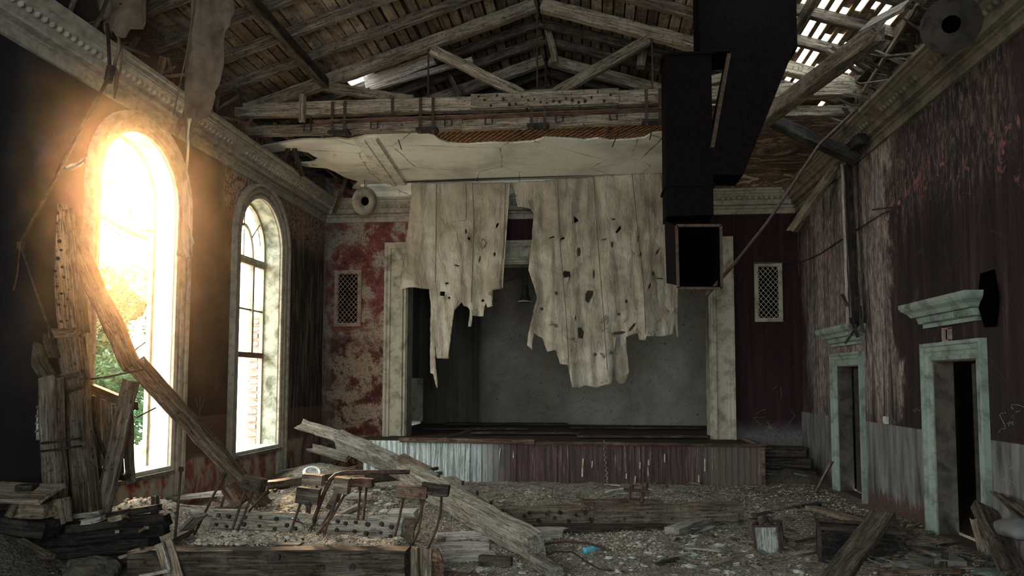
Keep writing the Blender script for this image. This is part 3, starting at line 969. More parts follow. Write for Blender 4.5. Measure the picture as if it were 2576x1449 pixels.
def truss(Y, label, near):
    root = thing('roof_truss', label, 'roof truss', (RX, Y, 6.6))
    zt = 6.68; hh = .24
    for x0, sg in ((XL + .02, 1), (XR - .02, -1)):
        beam('rafter_chord', (x0, Y, rz(x0) - .18), (RX - sg * .05, Y, rz(RX) - .20), .17, .21, 'wood_truss', parent=root, up=(0, 0, 1))
    beam('tie_beam', (XL - .1, Y, zt + .06), (RX - .2, Y, zt), .18, hh, 'wood_truss', parent=root)
    beam('tie_beam', (RX - .2, Y, zt), (XR + .1, Y, zt + .03), .18, hh, 'wood_truss', parent=root)
    sp = beam('splice_plate', (-2.05, Y - .13, zt + .01), (.45, Y - .13, zt + .01), .07, .25, 'wood_truss', parent=root)
    for k in range(22):
        xx = -1.9 + k * .105
        zz = zt + R(-.09, .10)
        m = MB().tube([(xx, Y - .16, zz), (xx, Y - .19, zz)], R(.016, .03), 6)
        obj('bolt', m, 'iron_dark', sp)
    for xa, xb in ((-2.75, -1.12), (.95, -.68)):
        beam('strut', (xa, Y, rz(xa) - .30), (xb, Y, zt + .12), .15, .165, 'wood_truss', parent=root)
    for xa, xb in ((-4.62, -3.05), (2.82, 1.25)):
        beam('strut', (xa, Y, rz(xa) - .28), (xb, Y, zt + .12), .14, .15, 'wood_truss', parent=root)
    for xx in (-2.80, RX - .02, 1.0):
        obj('hanger_rod', MB().tube([(xx, Y - .02, rz(xx) - .2), (xx, Y - .02, zt)], .017, 6), 'iron', root)
    obj('ridge_block', MB().box((RX, Y, zt + .16), (.5, .19, .07)), 'wood_truss', root)
    if near:
        for xx in (-4.35, -2.80, RX, 1.0, 2.4):
            for s in (-.11, .11):
                obj('hanger_strap', MB().box((xx + s, Y - .115, zt - .19), (.05, .016, .62)), 'iron', root)
            obj('strap_plate', MB().box((xx, Y - .05, 6.26), (.36, .20, .05)), 'iron_dark', root)
        beam('packing_post', (-5.0, Y - .12, 6.45), (-5.0, Y - .12, 6.95), .10, .09, 'wood_truss', parent=root, up=(0, 1, 0))
        for xx in (-3.4, -.2):
            obj('splice_bracket', MB().box((xx, Y - .10, zt), (.05, .02, .30)), 'iron', root)
    return root


truss(12.2, 'nearer timber roof truss with iron hanger straps above the broken plaster ceiling', True)
truss(14.4, 'farther timber roof truss, seen through the nearer one', False)

ORD = ['first', 'second', 'third', 'fourth', 'fifth', 'sixth', 'seventh', 'eighth', 'ninth', 'tenth', 'eleventh', 'twelfth', 'thirteenth', 'fourteenth']
for side, x0 in (('left', XL - .3), ('right', XR + .3)):
    for k, Y in enumerate((8.94, 9.77, 10.6, 11.43, 13.03, 13.7, 15.2, 16.0)):
        beam('rafter', (x0, Y, rz(x0) - .085), (RX + (.0 if side == 'left' else .0), Y + R(-.05, .05), rz(RX) - .085), .10, .16, 'wood_mid' if Y < 12 else 'wood_dark',
             'rough timber rafter under the roof boards, %s from the front on the %s slope' % (ORD[k], side), 'rafter', 'rafters under the %s roof slope' % side, up=(0, 0, 1))
beam('purlin', (-4.6, 6.0, rz(-4.6) - .25), (-4.6, 12.1, rz(-4.6) - .27), .13, .17, 'wood_dark', 'dark purlin running lengthwise beneath the left rafters', 'purlin')
beam('purlin', (3.05, 6.0, rz(3.05) - .27), (2.9, 12.1, rz(2.9) - .27), .10, .14, 'wood', 'purlin running lengthwise below the light slits of the right roof slope', 'purlin')
beam('roof_post', at(1362, 0, Y=13.4), at(1398, 160, Y=13.4), .12, .13, 'wood', 'short timber post hanging from the ridge between the two trusses', 'post', up=(0, 1, 0))
beam('roof_post', at(1098, 120, Y=13.6), at(1165, 262, Y=13.6), .10, .12, 'wood_dark', 'dark slanting timber brace left of the ridge, behind the nearer truss', 'brace', up=(0, 1, 0))
beam('roof_post', at(1630, 0, Y=12.9), at(1612, 170, Y=12.9), .16, .16, 'wood', 'upright timber post between truss and roof left of the black duct', 'post', up=(0, 1, 0))
beam('roof_brace', at(700, 20, Y=11.0), at(832, 168, Y=12.0), .02, .20, 'wood_red', 'thin reddish board nailed along the dark left purlin', 'board', up=(0, 0, 1))
beam('fascia_board', at(912, 200, Y=12.9), at(1095, 138, Y=12.9), .03, .34, 'wood_pale', 'pale weathered board lit by the hole in the roof', 'board', up=(0, -.3, 1), rag=(.05, .1))
beam('fascia_board', at(930, 224, Y=12.93), at(1190, 150, Y=12.93), .08, .10, 'wood_pale', 'pale lit timber under the weathered board beside the roof hole', 'timber', up=(0, 0, 1))

# the ceiling joists hung below the nearer truss
beam('ceiling_joist', (XL, 12.32, 6.40), (-2.2, 12.32, 6.38), .16, .17, 'wood_truss', 'left half of the ceiling beam hung by straps under the nearer truss', 'beam', rag=(0, .05))
beam('ceiling_joist', (-2.25, 12.33, 6.37), (XR - .1, 12.33, 6.40), .16, .17, 'wood_truss', 'right half of the ceiling beam hung by straps under the nearer truss', 'beam', rag=(.05, 0))
for xx, wd in ((-4.95, 'leftmost'), (-3.75, 'second from the left'), (-2.45, 'third from the left'), (-1.75, 'fourth from the left'), (-.55, 'fifth from the left'), (.35, 'rightmost')):
    m = MB().tube([(xx - .06, 12.2, 6.62), (xx - .06, 12.2, 6.34), (xx + .06, 12.2, 6.34), (xx + .06, 12.2, 6.62)], .014, 6)
    tag(obj('stirrup_iron', m, 'iron', None, False, True), 'rusty stirrup iron around the ceiling beam, %s of six' % wd, 'stirrup', 'stirrup irons on the ceiling beam')
for k, xx in enumerate((-5.6, -4.9, -2.9, -1.3, .3, 1.9, 3.4)):
    beam('ceiling_rib', (xx, 12.3, 6.49), (xx, 16.5, 6.49), .07, .12, 'wood_dark', 'ceiling joist above the plaster, %s from the left' % ORD[k], 'joist', 'joists above the plaster ceiling')

# lath field along the torn edge of the plaster
root = thing('bared_laths', 'orange crossed laths bared along the torn front edge of the ceiling', 'laths', (-1.5, 12.9, 6.43))
m = MB(); x = -4.6
while x < 2.4:
    m.bar((x, 12.42, 6.445), (x + 1.1, 13.95, 6.445), .030, .010); x += .085
obj('upper_laths', m, 'lath', root)
m = MB(); x = -3.6
while x < 3.2:
    m.bar((x, 12.40, 6.432), (x - .9, 13.7, 6.432), .028, .009); x += R(.09, .13)
obj('lower_laths', m, 'lath', root)
m = MB(); m.box((-1.2, 12.7, 6.465), (7.2, 1.3, .012)); obj('backing_boards', m, 'wood_red', root)

# plaster ceiling
CE = 6.40
edge_px = [(632, 380), (665, 368), (705, 360), (760, 352), (800, 352), (850, 349), (878, 352), (908, 346), (940, 338), (985, 332), (1030, 336), (1062, 331), (1092, 340), (1106, 352), (1130, 361), (1180, 364), (1240, 360), (1290, 361), (1340, 357), (1368, 347), (1420, 350), (1470, 354), (1505, 349), (1535, 355), (1590, 352), (1622, 347), (1640, 336), (1700, 330)]
pts = [(at(x, y, Z=CE).x, at(x, y, Z=CE).y) for x, y in edge_px]
pts = [(p[0], p[1]) for p in pts]
right_px = [(1985, 296), (2040, 280), (2100, 283), (2150, 296)]
pts += [(at(x, y, Z=CE).x, at(x, y, Z=CE).y) for x, y in right_px]
pts += [(XR, 13.9), (XR, YB), (-5.1, YB)]
pts += [(at(x, y, Z=CE).x, at(x, y, Z=CE).y) for x, y in [(886, 474), (905, 457), (872, 448), (842, 432), (822, 424), (770, 420), (742, 412), (790, 408), (800, 398), (775, 384), (740, 377), (690, 383), (650, 390)]]
mb = MB(); slab(mb, densify(pts, .14, .02), [], lambda u, v, d: (u, v, CE + d), .035, .5)
tag(obj('plaster_ceiling', mb, 'ceiling'), kind='structure')
mb = MB()
a, b = at(918, 347, Z=CE), at(1002, 470, Z=CE)
m = MB().sweep([(-.24, 0), (-.22, -.02), (-.15, -.025), (-.13, -.05), (-.02, -.055), (.0, -.035), (.10, -.03), (.12, -.05), (.20, -.05), (.22, -.02), (.25, 0)], [a.lerp(Vector((b.x, YB, CE)), k / 6) + Vector((0, R(-.02, .02), 0)) for k in range(7)], (1, 0, 0), (0, 0, 1))
M['ceiling_trim'] = plaster('pale_ceiling_moulding', (.62, .58, .49), (.36, .32, .25), .4, False, 3)
struct('trim_ceiling_rib', m, 'ceiling_trim')
m = MB().sweep([(.0, -.62), (.30, -.28), (.42, -.12), (.60, -.04), (.62, 0), (0, 0)], [(-5.2, YB, CE), (-2.4, YB, CE), (.8, YB, CE), (XR, YB, CE)], (0, -1, 0), (0, 0, 1))
struct('trim_ceiling_cove', m, 'ceiling')
c = at(1958, 378, Z=CE)
m = MB().lathe([(.20, 0), (.22, -.03), (.26, -.035), (.30, -.02), (.36, -.03), (.40, 0)], c, (0, 0, 1), 36); M['ring'] = plaster('brown_stripped_plaster', (.17, .125, .085), (.06, .042, .03), .5, False, 4)
tag(obj('ceiling_ring', m, 'ring', None, True, True), 'oval plaster ring still fixed on the stripped brown ceiling at right', 'ceiling ring')


# ------------------------------------------------------------------ torn curtains
def cloth_mat():
    n = NT('dirty_canvas'); X, Y, Z = n.sep()
    w1 = n.noise(n.map((160, 6, 14)), 1, 3, .5); w2 = n.noise(n.map((14, 6, 160)), 1, 3, .5)
    bl = n.noise(None, 1.5, 7, .62, .6); st = n.noise(n.map((5, 1, .7)), 1, 6, .6, .5)
    col = n.ramp(bl, [(.30, (.29, .235, .17)), (.5, (.46, .395, .30)), (.68, (.62, .57, .465))])
    col = n.mix(n.ramp(st, [(.36, .6), (.5, 0)]), col, (.19, .16, .12))
    burn = n.math('MULTIPLY', n.ramp(n.noise(None, 2.6, 7, .66, .9), [(.60, 0), (.68, .85)]), n.step(Z, 4.3, 3.2))
    col = n.mix(burn, col, (.05, .042, .036))
    cr = n.noise(n.map((9, 5, 3.2)), 1, 7, .62, .5); c2 = n.voro(n.map((5, 3, 2.2), vec=None), 1.3, 'DISTANCE_TO_EDGE')
    n.bump(n.math('ADD', n.math('MULTIPLY', n.math('ADD', w1, w2), .10), n.math('ADD', cr, n.math('MULTIPLY', n.ramp(c2, [(0, 0), (.12, 1)]), .16))), 1.0, .045)
    m = n.done(col, .95, .05)
    tr = n.t.nodes.new('ShaderNodeBsdfTranslucent'); n.set(tr.inputs['Color'], col)
    ad = n.t.nodes.new('ShaderNodeMixShader'); ad.inputs[0].default_value = .22
    n.t.links.new(n.p.outputs[0], ad.inputs[1]); n.t.links.new(tr.outputs[0], ad.inputs[2]); n.t.links.new(ad.outputs[0], n.o.inputs[0])
    return m


M['cloth'] = cloth_mat()
M['seam'] = plaster('cloth_seam', (.20, .165, .12), (.10, .085, .065), .4, False, 4)
CYL = 15.73


def cy_(x, z, ph):                              # depth of the hanging cloth: soft folds that grow downward
    h = max(0, 6.4 - z)
    a = .010 + .007 * h
    return CYL + a * (math.sin(x * 7.3 + ph + .3 * math.sin(z * 2.1)) + .6 * math.sin(x * 15.7 + ph * 2 + .5 * math.sin(z * 3.3 + x)) + .35 * math.sin(x * 31 + z * 2.7)) \
        + .05 * mnoise.noise((x * 2.3, z * 1.4, ph)) + .030 * mnoise.noise((x * 7, z * 4.5, ph + 9)) * min(1, h)


def curtain(name, label, outline, holes, seams, ph, flaps):
    to2 = lambda p: (at(p[0], p[1], Y=CYL).x, at(p[0], p[1], Y=CYL).z)
    ol = densify([to2(p) for p in outline], .09, .009)
    hs = [densify([to2(p) for p in h], .06, .005) for h in holes]
    root = thing(name, label, 'curtain', (ol[0][0], CYL, ol[0][1]))
    f3 = lambda u, v, d: (u, cy_(u, v, ph) + d, v)
    mb = MB(); slab(mb, ol, hs, f3, .006, .055)
    obj('canvas', mb, 'cloth', root, True)
    for s in seams:
        pp = [to2(p) for p in s]; path = []
        for i in range(len(pp) - 1):
            k = max(2, int(abs(pp[i][1] - pp[i + 1][1]) / .08))
            for q in range(k):
                u = pp[i][0] + (pp[i + 1][0] - pp[i][0]) * q / k; v = pp[i][1] + (pp[i + 1][1] - pp[i][1]) * q / k
                path.append((u, cy_(u, v, ph) - .004, v))
        obj('seam', MB().tube(path, .008, 5), 'seam', root, True)
    for fl in flaps:                             # torn tongues of cloth folded out of the holes
        pp = [to2(p) for p in fl]
        V = [Vector((u, cy_(u, v, ph) - .01 - .05 * (i % 2), v)) for i, (u, v) in enumerate(pp)]
        m = MB(); n = len(V); m.add(V + [v + Vector((0, .006, 0)) for v in V], [tuple(range(n)), tuple(range(2 * n - 1, n - 1, -1))] + [(i, (i + 1) % n, n + (i + 1) % n, n + i) for i in range(n)])
        obj('torn_flap', m, 'cloth', root)
    return root


def slit(x, y, w, h, a=0):
    a = math.radians(a); o = []
    for k in range(6):
        t = 2 * math.pi * k / 6
        px, py = w * math.cos(t) * R(.75, 1.1), h * math.sin(t) * R(.75, 1.1)
        o.append((x + px * math.cos(a) - py * math.sin(a), y + px * math.sin(a) + py * math.cos(a)))
    return o


LC = [(1035, 460), (1035, 490), (1028, 540), (1018, 640), (1010, 690), (1004, 731), (1012, 726), (1027, 723), (1079, 727), (1083, 770), (1082, 850), (1082, 938), (1090, 941), (1098, 977), (1101, 972), (1095, 900), (1094, 866), (1098, 901), (1129, 902), (1134, 845), (1139, 808), (1144, 781), (1152, 772), (1162, 760), (1167, 770), (1176, 772), (1182, 779), (1181, 800), (1178, 822), (1186, 822), (1189, 794), (1216, 796), (1222, 761), (1226, 774), (1240, 771), (1241, 731), (1262, 728), (1266, 671), (1270, 600), (1275, 540), (1280, 484), (1284, 459)]
LH = [[(1106, 733), (1119, 733), (1118, 745), (1107, 744)], slit(1251, 566, 3, 9, 20), slit(1130, 749, 4, 3, 30), slit(1216, 611, 6, 13, 0), slit(1180, 600, 3, 5), slit(1124, 712, 6, 3), slit(1215, 756, 4, 4), slit(1173, 583, 2, 9), slit(1245, 640, 3, 6), slit(1150, 668, 9, 2, 10), slit(1206, 652, 2, 10, 10)]
LS = [[(1098, 461), (1097, 600), (1094, 720)], [(1188, 460), (1192, 560), (1189, 640), (1186, 770)], [(1172, 461), (1173, 555), (1101, 560)], [(1271, 461), (1268, 600), (1256, 725)]]
LF = [[(1107, 744), (1118, 745), (1117, 756), (1112, 750)], [(1216, 600), (1222, 612), (1214, 625), (1210, 612)], [(1228, 735), (1238, 733), (1236, 745), (1230, 742)]]
curtain('torn_curtain', 'narrow torn canvas stage curtain hanging left of the gap', LC, LH, LS, .7, LF)
RC = [(1288, 459), (1296, 487), (1304, 522), (1318, 518), (1334, 526), (1343, 537), (1340, 570), (1338, 611), (1333, 640), (1329, 678), (1341, 714), (1351, 748), (1345, 770), (1341, 785), (1335, 815), (1328, 851), (1326, 868), (1339, 881), (1344, 838), (1354, 846), (1364, 850), (1370, 868), (1376, 885), (1388, 882), (1398, 880), (1408, 915), (1428, 918), (1434, 945), (1440, 974), (1455, 976), (1472, 969), (1500, 975), (1522, 968), (1540, 966), (1543, 925), (1548, 955), (1556, 966), (1575, 964), (1583, 932), (1578, 890), (1575, 848), (1590, 842), (1605, 838), (1608, 855), (1623, 856), (1626, 846), (1660, 846), (1695, 840), (1698, 812), (1705, 851), (1705, 795), (1706, 718), (1708, 634), (1702, 567), (1690, 500), (1674, 434), (1560, 440), (1420, 450)]
RH = [[(1414, 690), (1420, 681), (1434, 684), (1436, 697), (1424, 702)], [(1473, 740), (1478, 731), (1493, 732), (1493, 748), (1480, 762), (1473, 757)], [(1453, 825), (1462, 823), (1469, 836), (1466, 852), (1456, 850)], [(1443, 541), (1450, 548), (1456, 556), (1445, 562)], [(1560, 566), (1563, 575), (1552, 588), (1548, 584), (1554, 576)], slit(1414, 601, 9, 4, -35), slit(1456, 633, 6, 13, 0), slit(1540, 615, 4, 9), slit(1400, 738, 4, 5), slit(1520, 602, 8, 2, -10), slit(1606, 600, 3, 10), slit(1611, 640, 4, 8), slit(1576, 758, 4, 5), slit(1643, 689, 4, 6), slit(1688, 780, 9, 5), slit(1557, 790, 5, 3), slit(1363, 776, 4, 5), slit(1388, 597, 9, 2, -15), slit(1494, 690, 2, 13), slit(1555, 838, 22, 5, -8), slit(1590, 824, 18, 4, -50), slit(1498, 892, 4, 4), slit(1448, 800, 2, 8), slit(1661, 700, 12, 2), slit(1655, 632, 2, 12, 30), slit(1544, 551, 6, 2), slit(1634, 720, 3, 9, 20)]
RS = [[(1402, 452), (1408, 600), (1424, 800), (1432, 940)], [(1493, 446), (1500, 560), (1514, 740), (1528, 940)], [(1590, 440), (1606, 600), (1620, 740), (1624, 850)], [(1662, 436), (1680, 600), (1700, 720)]]
RF = [[(1418, 700), (1432, 697), (1428, 712)], [(1482, 760), (1493, 742), (1490, 766)], [(1300, 500), (1330, 508), (1334, 526), (1308, 522)], [(1540, 846), (1549, 850), (1552, 885), (1545, 884)], [(1566, 800), (1572, 806), (1563, 814)], [(1680, 776), (1697, 775), (1690, 790)]]
curtain('torn_curtain', 'wide torn canvas stage curtain full of holes, hanging right of the gap', RC, RH, RS, 2.9, RF)
a_, b_ = at(1020, 458, Y=CYL), at(1690, 431, Y=CYL)
tag(obj('curtain_rail', MB().tube([a_, b_], .016, 6), 'iron_dark', None, False, True), 'dark curtain rail along the back edge of the plaster ceiling', 'curtain rail')
beam('curtain_batten', at(1282, 462, Y=CYL - .06), at(1263, 726, Y=CYL - .06), .025, .035, 'wood_pale', 'thin pale batten along the right edge of the narrow curtain', 'batten', up=(0, 1, 0))

# ------------------------------------------------------------------ black air duct
root = thing('air_duct', 'black sheet metal air duct hanging from the roof with an open mouth', 'duct', (1.3, 10.2, 3.2))
m = MB().box((1.30, 10.27, 5.33), (.62, .54, 2.24)); obj('drop_shaft', m, 'duct', root)
m = MB()
m.box((1.30, 10.27, 4.62), (.67, .59, .035)); obj('flange', m, 'duct', root)
m = MB(); m.box((1.30, 10.27, 6.44), (.67, .59, .035)); obj('flange', m, 'duct', root)
m = MB().box((2.10, 10.3, 7.2), (1.28, .6, 1.5)); obj('roof_box', m, 'duct', root)
pr = [(1.86, 6.46), (1.62, 5.3), (1.56, 4.76), (2.00, 4.74), (2.70, 6.46)]
m = MB(); n = len(pr)
m.add([(x, 9.98, z) for x, z in pr] + [(x, 10.56, z) for x, z in pr], [tuple(range(n)), tuple(range(2 * n - 1, n - 1, -1))] + [(i, n + i, n + (i + 1) % n, (i + 1) % n) for i in range(n)])
obj('slanting_branch', m, 'duct', root)
m = MB(); m.bar((1.84, 10.0, 6.40), (1.60, 10.0, 5.12), .05, .10, (0, 1, 0)); obj('branch_lit_edge', m, 'iron', root)  # lighter iron strip imitates the lit side face of the branch
# elbow with the mouth
fr = [(1.075, 3.99), (1.63, 3.98), (1.63, 3.17), (1.085, 3.18)]; bk = [(1.0, 4.24), (1.60, 4.23), (1.60, 3.35), (1.02, 3.35)]
md = [(1.06, 4.06), (1.62, 4.05), (1.62, 3.24), (1.13, 3.25)]
m = MB(); vs = []
for ring, y in ((bk, 10.4), (md, 9.86), (fr, 9.6)): vs += [(x, y, z) for x, z in ring]
for ring, y in ((fr, 9.6), (md, 9.86), (bk, 10.38)):
    cx_ = sum(p[0] for p in ring) / 4; cz_ = sum(p[1] for p in ring) / 4
    vs += [(cx_ + (x - cx_) * .965, y, cz_ + (z - cz_) * .975) for x, z in ring]
fs = []
for r_ in range(5):
    for k in range(4):
        k2 = (k + 1) % 4
        if r_ == 2: fs.append((8 + k, 12 + k, 12 + k2, 8 + k2)); continue
        a2, b2 = (r_ * 4, r_ * 4 + 4)
        fs.append((a2 + k, a2 + k2, b2 + k2, b2 + k))
fs.append((20, 21, 22, 23)); fs.append((3, 2, 1, 0))
m.add(vs, fs); obj('elbow', m, 'duct', root)
m = MB()
for i in range(4):
    p, q2 = fr[i], fr[(i + 1) % 4]
    m.bar((p[0], 9.59, p[1]), (q2[0], 9.59, q2[1]), .035, .035, (0, 1, 0))
obj('mouth_frame', m, 'iron', root)
m = MB().box((1.35, 10.2, 3.65), (.50, .02, .70)); obj('mouth_shade', m, 'duct_inside', root)  # black sheet put in for the dark depth of the mouth

# ------------------------------------------------------------------ plaster roses hanging loose
def rose(p, r, axis, label, mat, cordto):
    root = thing('ceiling_rose', label, 'ceiling rose', p)
    prof = [(.30 * r, .02), (.34 * r, -.05 * r), (.42 * r, -.06 * r), (.46 * r, 0), (.60 * r, -.03 * r), (.78 * r, -.02 * r), (.84 * r, -.10 * r), (.94 * r, -.11 * r), (r, -.03 * r), (r, .05 * r), (.3 * r, .07 * r)]
    obj('disc', MB().lathe(prof, p, axis, 48, True), mat, root, True)
    m = MB(); ax = Vector(axis).normalized(); u = ax.orthogonal().normalized(); v = ax.cross(u)
    for k in range(40):
        a = 2 * math.pi * k / 40; d = u * math.cos(a) + v * math.sin(a)
        m.bar(Vector(p) + d * .62 * r - ax * .03 * r, Vector(p) + d * .80 * r - ax * .035 * r, .035 * r, .03 * r, ax)
    obj('petals', m, mat, root)
    obj('centre_hole', MB().lathe([(0, .06 * r), (.31 * r, .06 * r), (.31 * r, .075 * r), (0, .075 * r)], p, axis, 24), 'duct_inside', root)  # black disc stands in for the shade in the hole
    obj('inner_bead', MB().lathe([(.28 * r, .05 * r), (.30 * r, -.06 * r), (.34 * r, -.09 * r), (.38 * r, -.05 * r), (.36 * r, .05 * r)], p, axis, 40, True), mat, root, True)
    obj('cord', MB().tube([Vector(p) + Vector((0, 0, r * .9)), Vector(cordto)], .006, 5), 'iron_dark', root)


M['rose_dark'] = plaster('dark_plaster', (.05, .042, .035), (.020, .016, .013), .4, False, 5)  # even dark tone for the right rose
rose(at(2392, 62, Y=7.9), .285, (-.30, -1, -.28), 'dark round plaster rose hanging loose beside the right cornice', 'rose_dark', (3.55, 7.95, 7.1))
rose(at(917, 506, Y=15.6), .31, (.75, -.62, -.25), 'small pale round plaster rose dangling at the back left corner', 'cornice', (-5.0, 15.6, 6.6))


# ------------------------------------------------------------------ rags and strips hanging at the left
def strip3(name, label, cat, outline, Y, ph, mat='cloth', amp=.05, group=None):
    to2 = lambda p: (at(p[0], p[1], Y=Y).x, at(p[0], p[1], Y=Y).z)
    ol = densify([to2(p) for p in outline], .07, .008)
    x0 = sum(p[0] for p in ol) / len(ol)
    f3 = lambda u, v, d: (u, Y + .9 * (u - x0) ** 2 + amp * math.sin((u - x0) * 16 + ph + v * .7) + amp * .5 * math.sin((u - x0) * 34 + v * 2) + .03 * mnoise.noise((u * 5, v * 3, ph)) + d, v)
    mb = MB(); slab(mb, ol, [], f3, .008, .06)
    return tag(obj(name, mb, mat, None, True, True), label, cat, group)


M['rag'] = plaster('stiff_canvas', (.15, .108, .075), (.07, .048, .034), .5, False, 2.5)
A1 = [(228, -60), (232, 10), (246, 30), (250, 62), (256, 84), (270, 70), (278, 92), (292, 82), (300, 98), (314, 94), (324, 70), (361, 54), (362, 0), (366, -60)]
strip3('hanging_rag', 'short ragged cloth hanging at the top left corner, ending in a knot', 'rag', A1, 8.0, .3, 'rag', .05)
m = MB(); m.tube([at(x, y, Y=7.95) for x, y in ((298, 92), (300, 120), (292, 150), (288, 165), (294, 195), (290, 225), (288, 248))], [.014, .022, .018, .020, .024, .018, .008], 7)
m.tube([at(x, y, Y=7.98) for x, y in ((300, 96), (306, 130), (304, 165), (300, 190))], [.012, .014, .012, .006], 6)
tag(obj('twisted_cloth_end', m, 'rag', None, True, True), 'thin twisted cloth end dangling below the short ragged cloth', 'cloth end')
A2 = [(486, -60), (482, 30), (466, 150), (452, 235), (440, 285), (434, 292), (428, 330), (432, 338), (442, 300), (452, 310), (446, 340), (462, 336), (476, 338), (492, 318), (508, 300), (521, 284), (526, 262), (537, 240), (532, 226), (546, 205), (556, 160), (560, 140), (558, 110), (565, 80), (575, 60), (580, 20), (578, -60)]
strip3('hanging_strip', 'long wide strip of torn ceiling canvas hanging from the roof at upper left', 'canvas strip', A2, 8.0, 1.9, 'rag', .06)
A3 = [(474, 300), (480, 318), (476, 350), (472, 380), (461, 430), (455, 470), (448, 540), (444, 600), (436, 640), (462, 648), (482, 651), (487, 645), (486, 622), (491, 610), (482, 566), (484, 548), (480, 500), (472, 470), (477, 420), (481, 380), (484, 330), (488, 300)]
strip3('hanging_tail', 'narrow pale canvas tail hanging in front of the near window casing', 'canvas strip', A3, 8.0, .8, 'cloth', .035)
m = MB(); m.tube([at(489, -40, Y=7.9), at(486, 30, Y=7.9), at(468, 140, Y=7.9), at(436, 290, Y=7.9)], .007, 5)
tag(obj('limp_string', m, 'rag', None, True, True), 'pale cord along the left edge of the long hanging canvas strip', 'cord')

# crooked conduit on the near left wall
root = thing('conduit', 'crooked dark conduit pipe dangling down the shaded left wall', 'pipe', at(50, 612, Y=7.3))
obj('upper_run', MB().tube([at(270, 60, Y=7.9), at(277, 180, Y=7.8), at(268, 205, Y=7.75), at(150, 430, Y=7.5), at(52, 610, Y=7.3)], .020, 7), 'iron_dark', root, True)
obj('coupling', MB().tube([at(279, 168, Y=7.8), at(272, 205, Y=7.76)], .045, 8), 'iron_dark', root)
obj('junction_clip', MB().box(at(52, 618, Y=7.28), (.055, .05, .08)), 'iron', root)
obj('lower_run', MB().tube([at(54, 625, Y=7.28), at(100, 760, Y=7.4), at(150, 900, Y=7.6)], .018, 7), 'iron_dark', root, True)
obj('loose_end', MB().tube([at(50, 625, Y=7.26), at(44, 690, Y=7.26), at(34, 732, Y=7.25)], [.008, .012, .014], 6), 'iron', root, True)

# ------------------------------------------------------------------ leaning timbers at the left
root = thing('broken_post', 'tall leaning timber post with rows of bolts beside the near window', 'post', at(222, 1330, Y=8.0))
A, B = at(142, 515, Y=8.0), at(176, 838, Y=8.0)
up = beam('upper_timber', B, A, .20, .12, 'wood', parent=root, up=(0, -1, 0), rag=(0, .02))
beam('backing_timber', B + Vector((.12, .07, 0)), A + Vector((.13, .07, -.05)), .10, .12, 'wood_dark', parent=root, up=(0, -1, 0))
rw = frame(B, A, (0, -1, 0))
for k, (t, s) in enumerate([(.09, -.03), (.09, .04), (.2, -.03), (.22, .05), (.30, .0), (.36, .05), (.42, -.05), (.48, .05), (.50, -.04), (.57, .0), (.60, .06), (.63, -.05), (.70, .05), (.70, -.04), (.78, .03), (.84, -.03), (.92, .04), (.92, -.05)]):
    p = B.lerp(A, t) + rw @ Vector((0, s, .058)); q2 = p + rw @ Vector((0, 0, R(.015, .03)))
    obj('bolt', MB().tube([p, q2], R(.012, .026), 6), 'iron_dark', up)
beam('collar', at(133, 840, Y=7.95), at(200, 838, Y=7.95), .18, .11, 'wood_mid', parent=root)
beam('lower_timber', at(180, 848, Y=8.0), at(232, 1420, Y=8.0), .23, .20, 'wood_mid', parent=root, up=(0, -1, 0), jit=.01)
for (y0, y1) in ((962, 935), (1002, 968)):
    beam('binding_board', at(98, y0, Y=7.86), at(210, y1, Y=7.86), .05, .06, 'wood_dark', parent=root)
beam('binding_board', at(206, 930, Y=7.85), at(216, 956, Y=7.85), .09, .07, 'wood_dark', parent=root)

root = thing('short_post', 'shorter bound timber post standing left of the tall leaning post', 'post', at(140, 1300, Y=7.7))
beam('stump', at(125, 945, Y=7.7), at(148, 1420, Y=7.7), .20, .18, 'wood_mid', parent=root, up=(0, -1, 0), jit=.012, rag=(.08, 0))
for y in (1115, 1135):
    m = MB(); a_ = at(104, y, Y=7.56); b_ = at(166, y - 8, Y=7.56)
    m.tube([a_ + Vector((0, .24, 0)), a_, b_, b_ + Vector((0, .24, 0))], .012, 6); obj('iron_band', m, 'iron_dark', root, True)
beam('split_top', at(60, 830, Y=7.7), at(128, 960, Y=7.7), .14, .12, 'wood_dark', parent=root, up=(0, -1, 0), rag=(.25, .05), jit=.015)
beam('split_top', at(104, 830, Y=7.85), at(128, 905, Y=7.85), .11, .10, 'wood_dark', parent=root, up=(0, -1, 0), rag=(.1, .02))
strip3('torn_plaster_skin', 'torn curl of plaster and lath hanging off the short post', 'plaster skin', [(52, 905), (70, 915), (78, 960), (90, 990), (98, 1040), (108, 1060), (106, 1105), (90, 1108), (82, 1080), (76, 1090), (78, 1040), (66, 1000), (60, 950)], 7.78, 2.2, 'plaster_mossy', .03)
for k, (x, y) in enumerate([(68, 1070), (68, 1086), (82, 1055), (75, 1100), (74, 1040)]):
    beam('lath_stub', at(x, y, Y=7.75), at(x + 34, y - 30, Y=7.75), .03, .012, 'wood', 'short lath stub sticking out of the torn plaster by the short post', 'lath', 'lath stubs by the short post')

beam('leaning_beam', at(182, 598, Y=8.1), at(342, 945, Y=8.35), .17, .20, 'wood_mid', 'upper piece of the snapped long beam leaning before the near window', 'beam', up=(0, -1, .3), rag=(.02, .25), jit=.012)
beam('leaning_beam', at(322, 890, Y=8.3), at(690, 1300, Y=10.9), .19, .22, 'wood_mid', 'lower piece of the snapped long beam, running from the near window down to the rubble', 'beam', up=(0, -1, .4), rag=(.25, .06), jit=.010)
beam('prop_board', at(330, 955, Y=8.15), at(240, 1375, Y=8.15), .19, .06, 'wood_mid', 'slanting flat board propped under the snapped beam below the near window', 'board', up=(0, -1, 0), rag=(.04, .01))

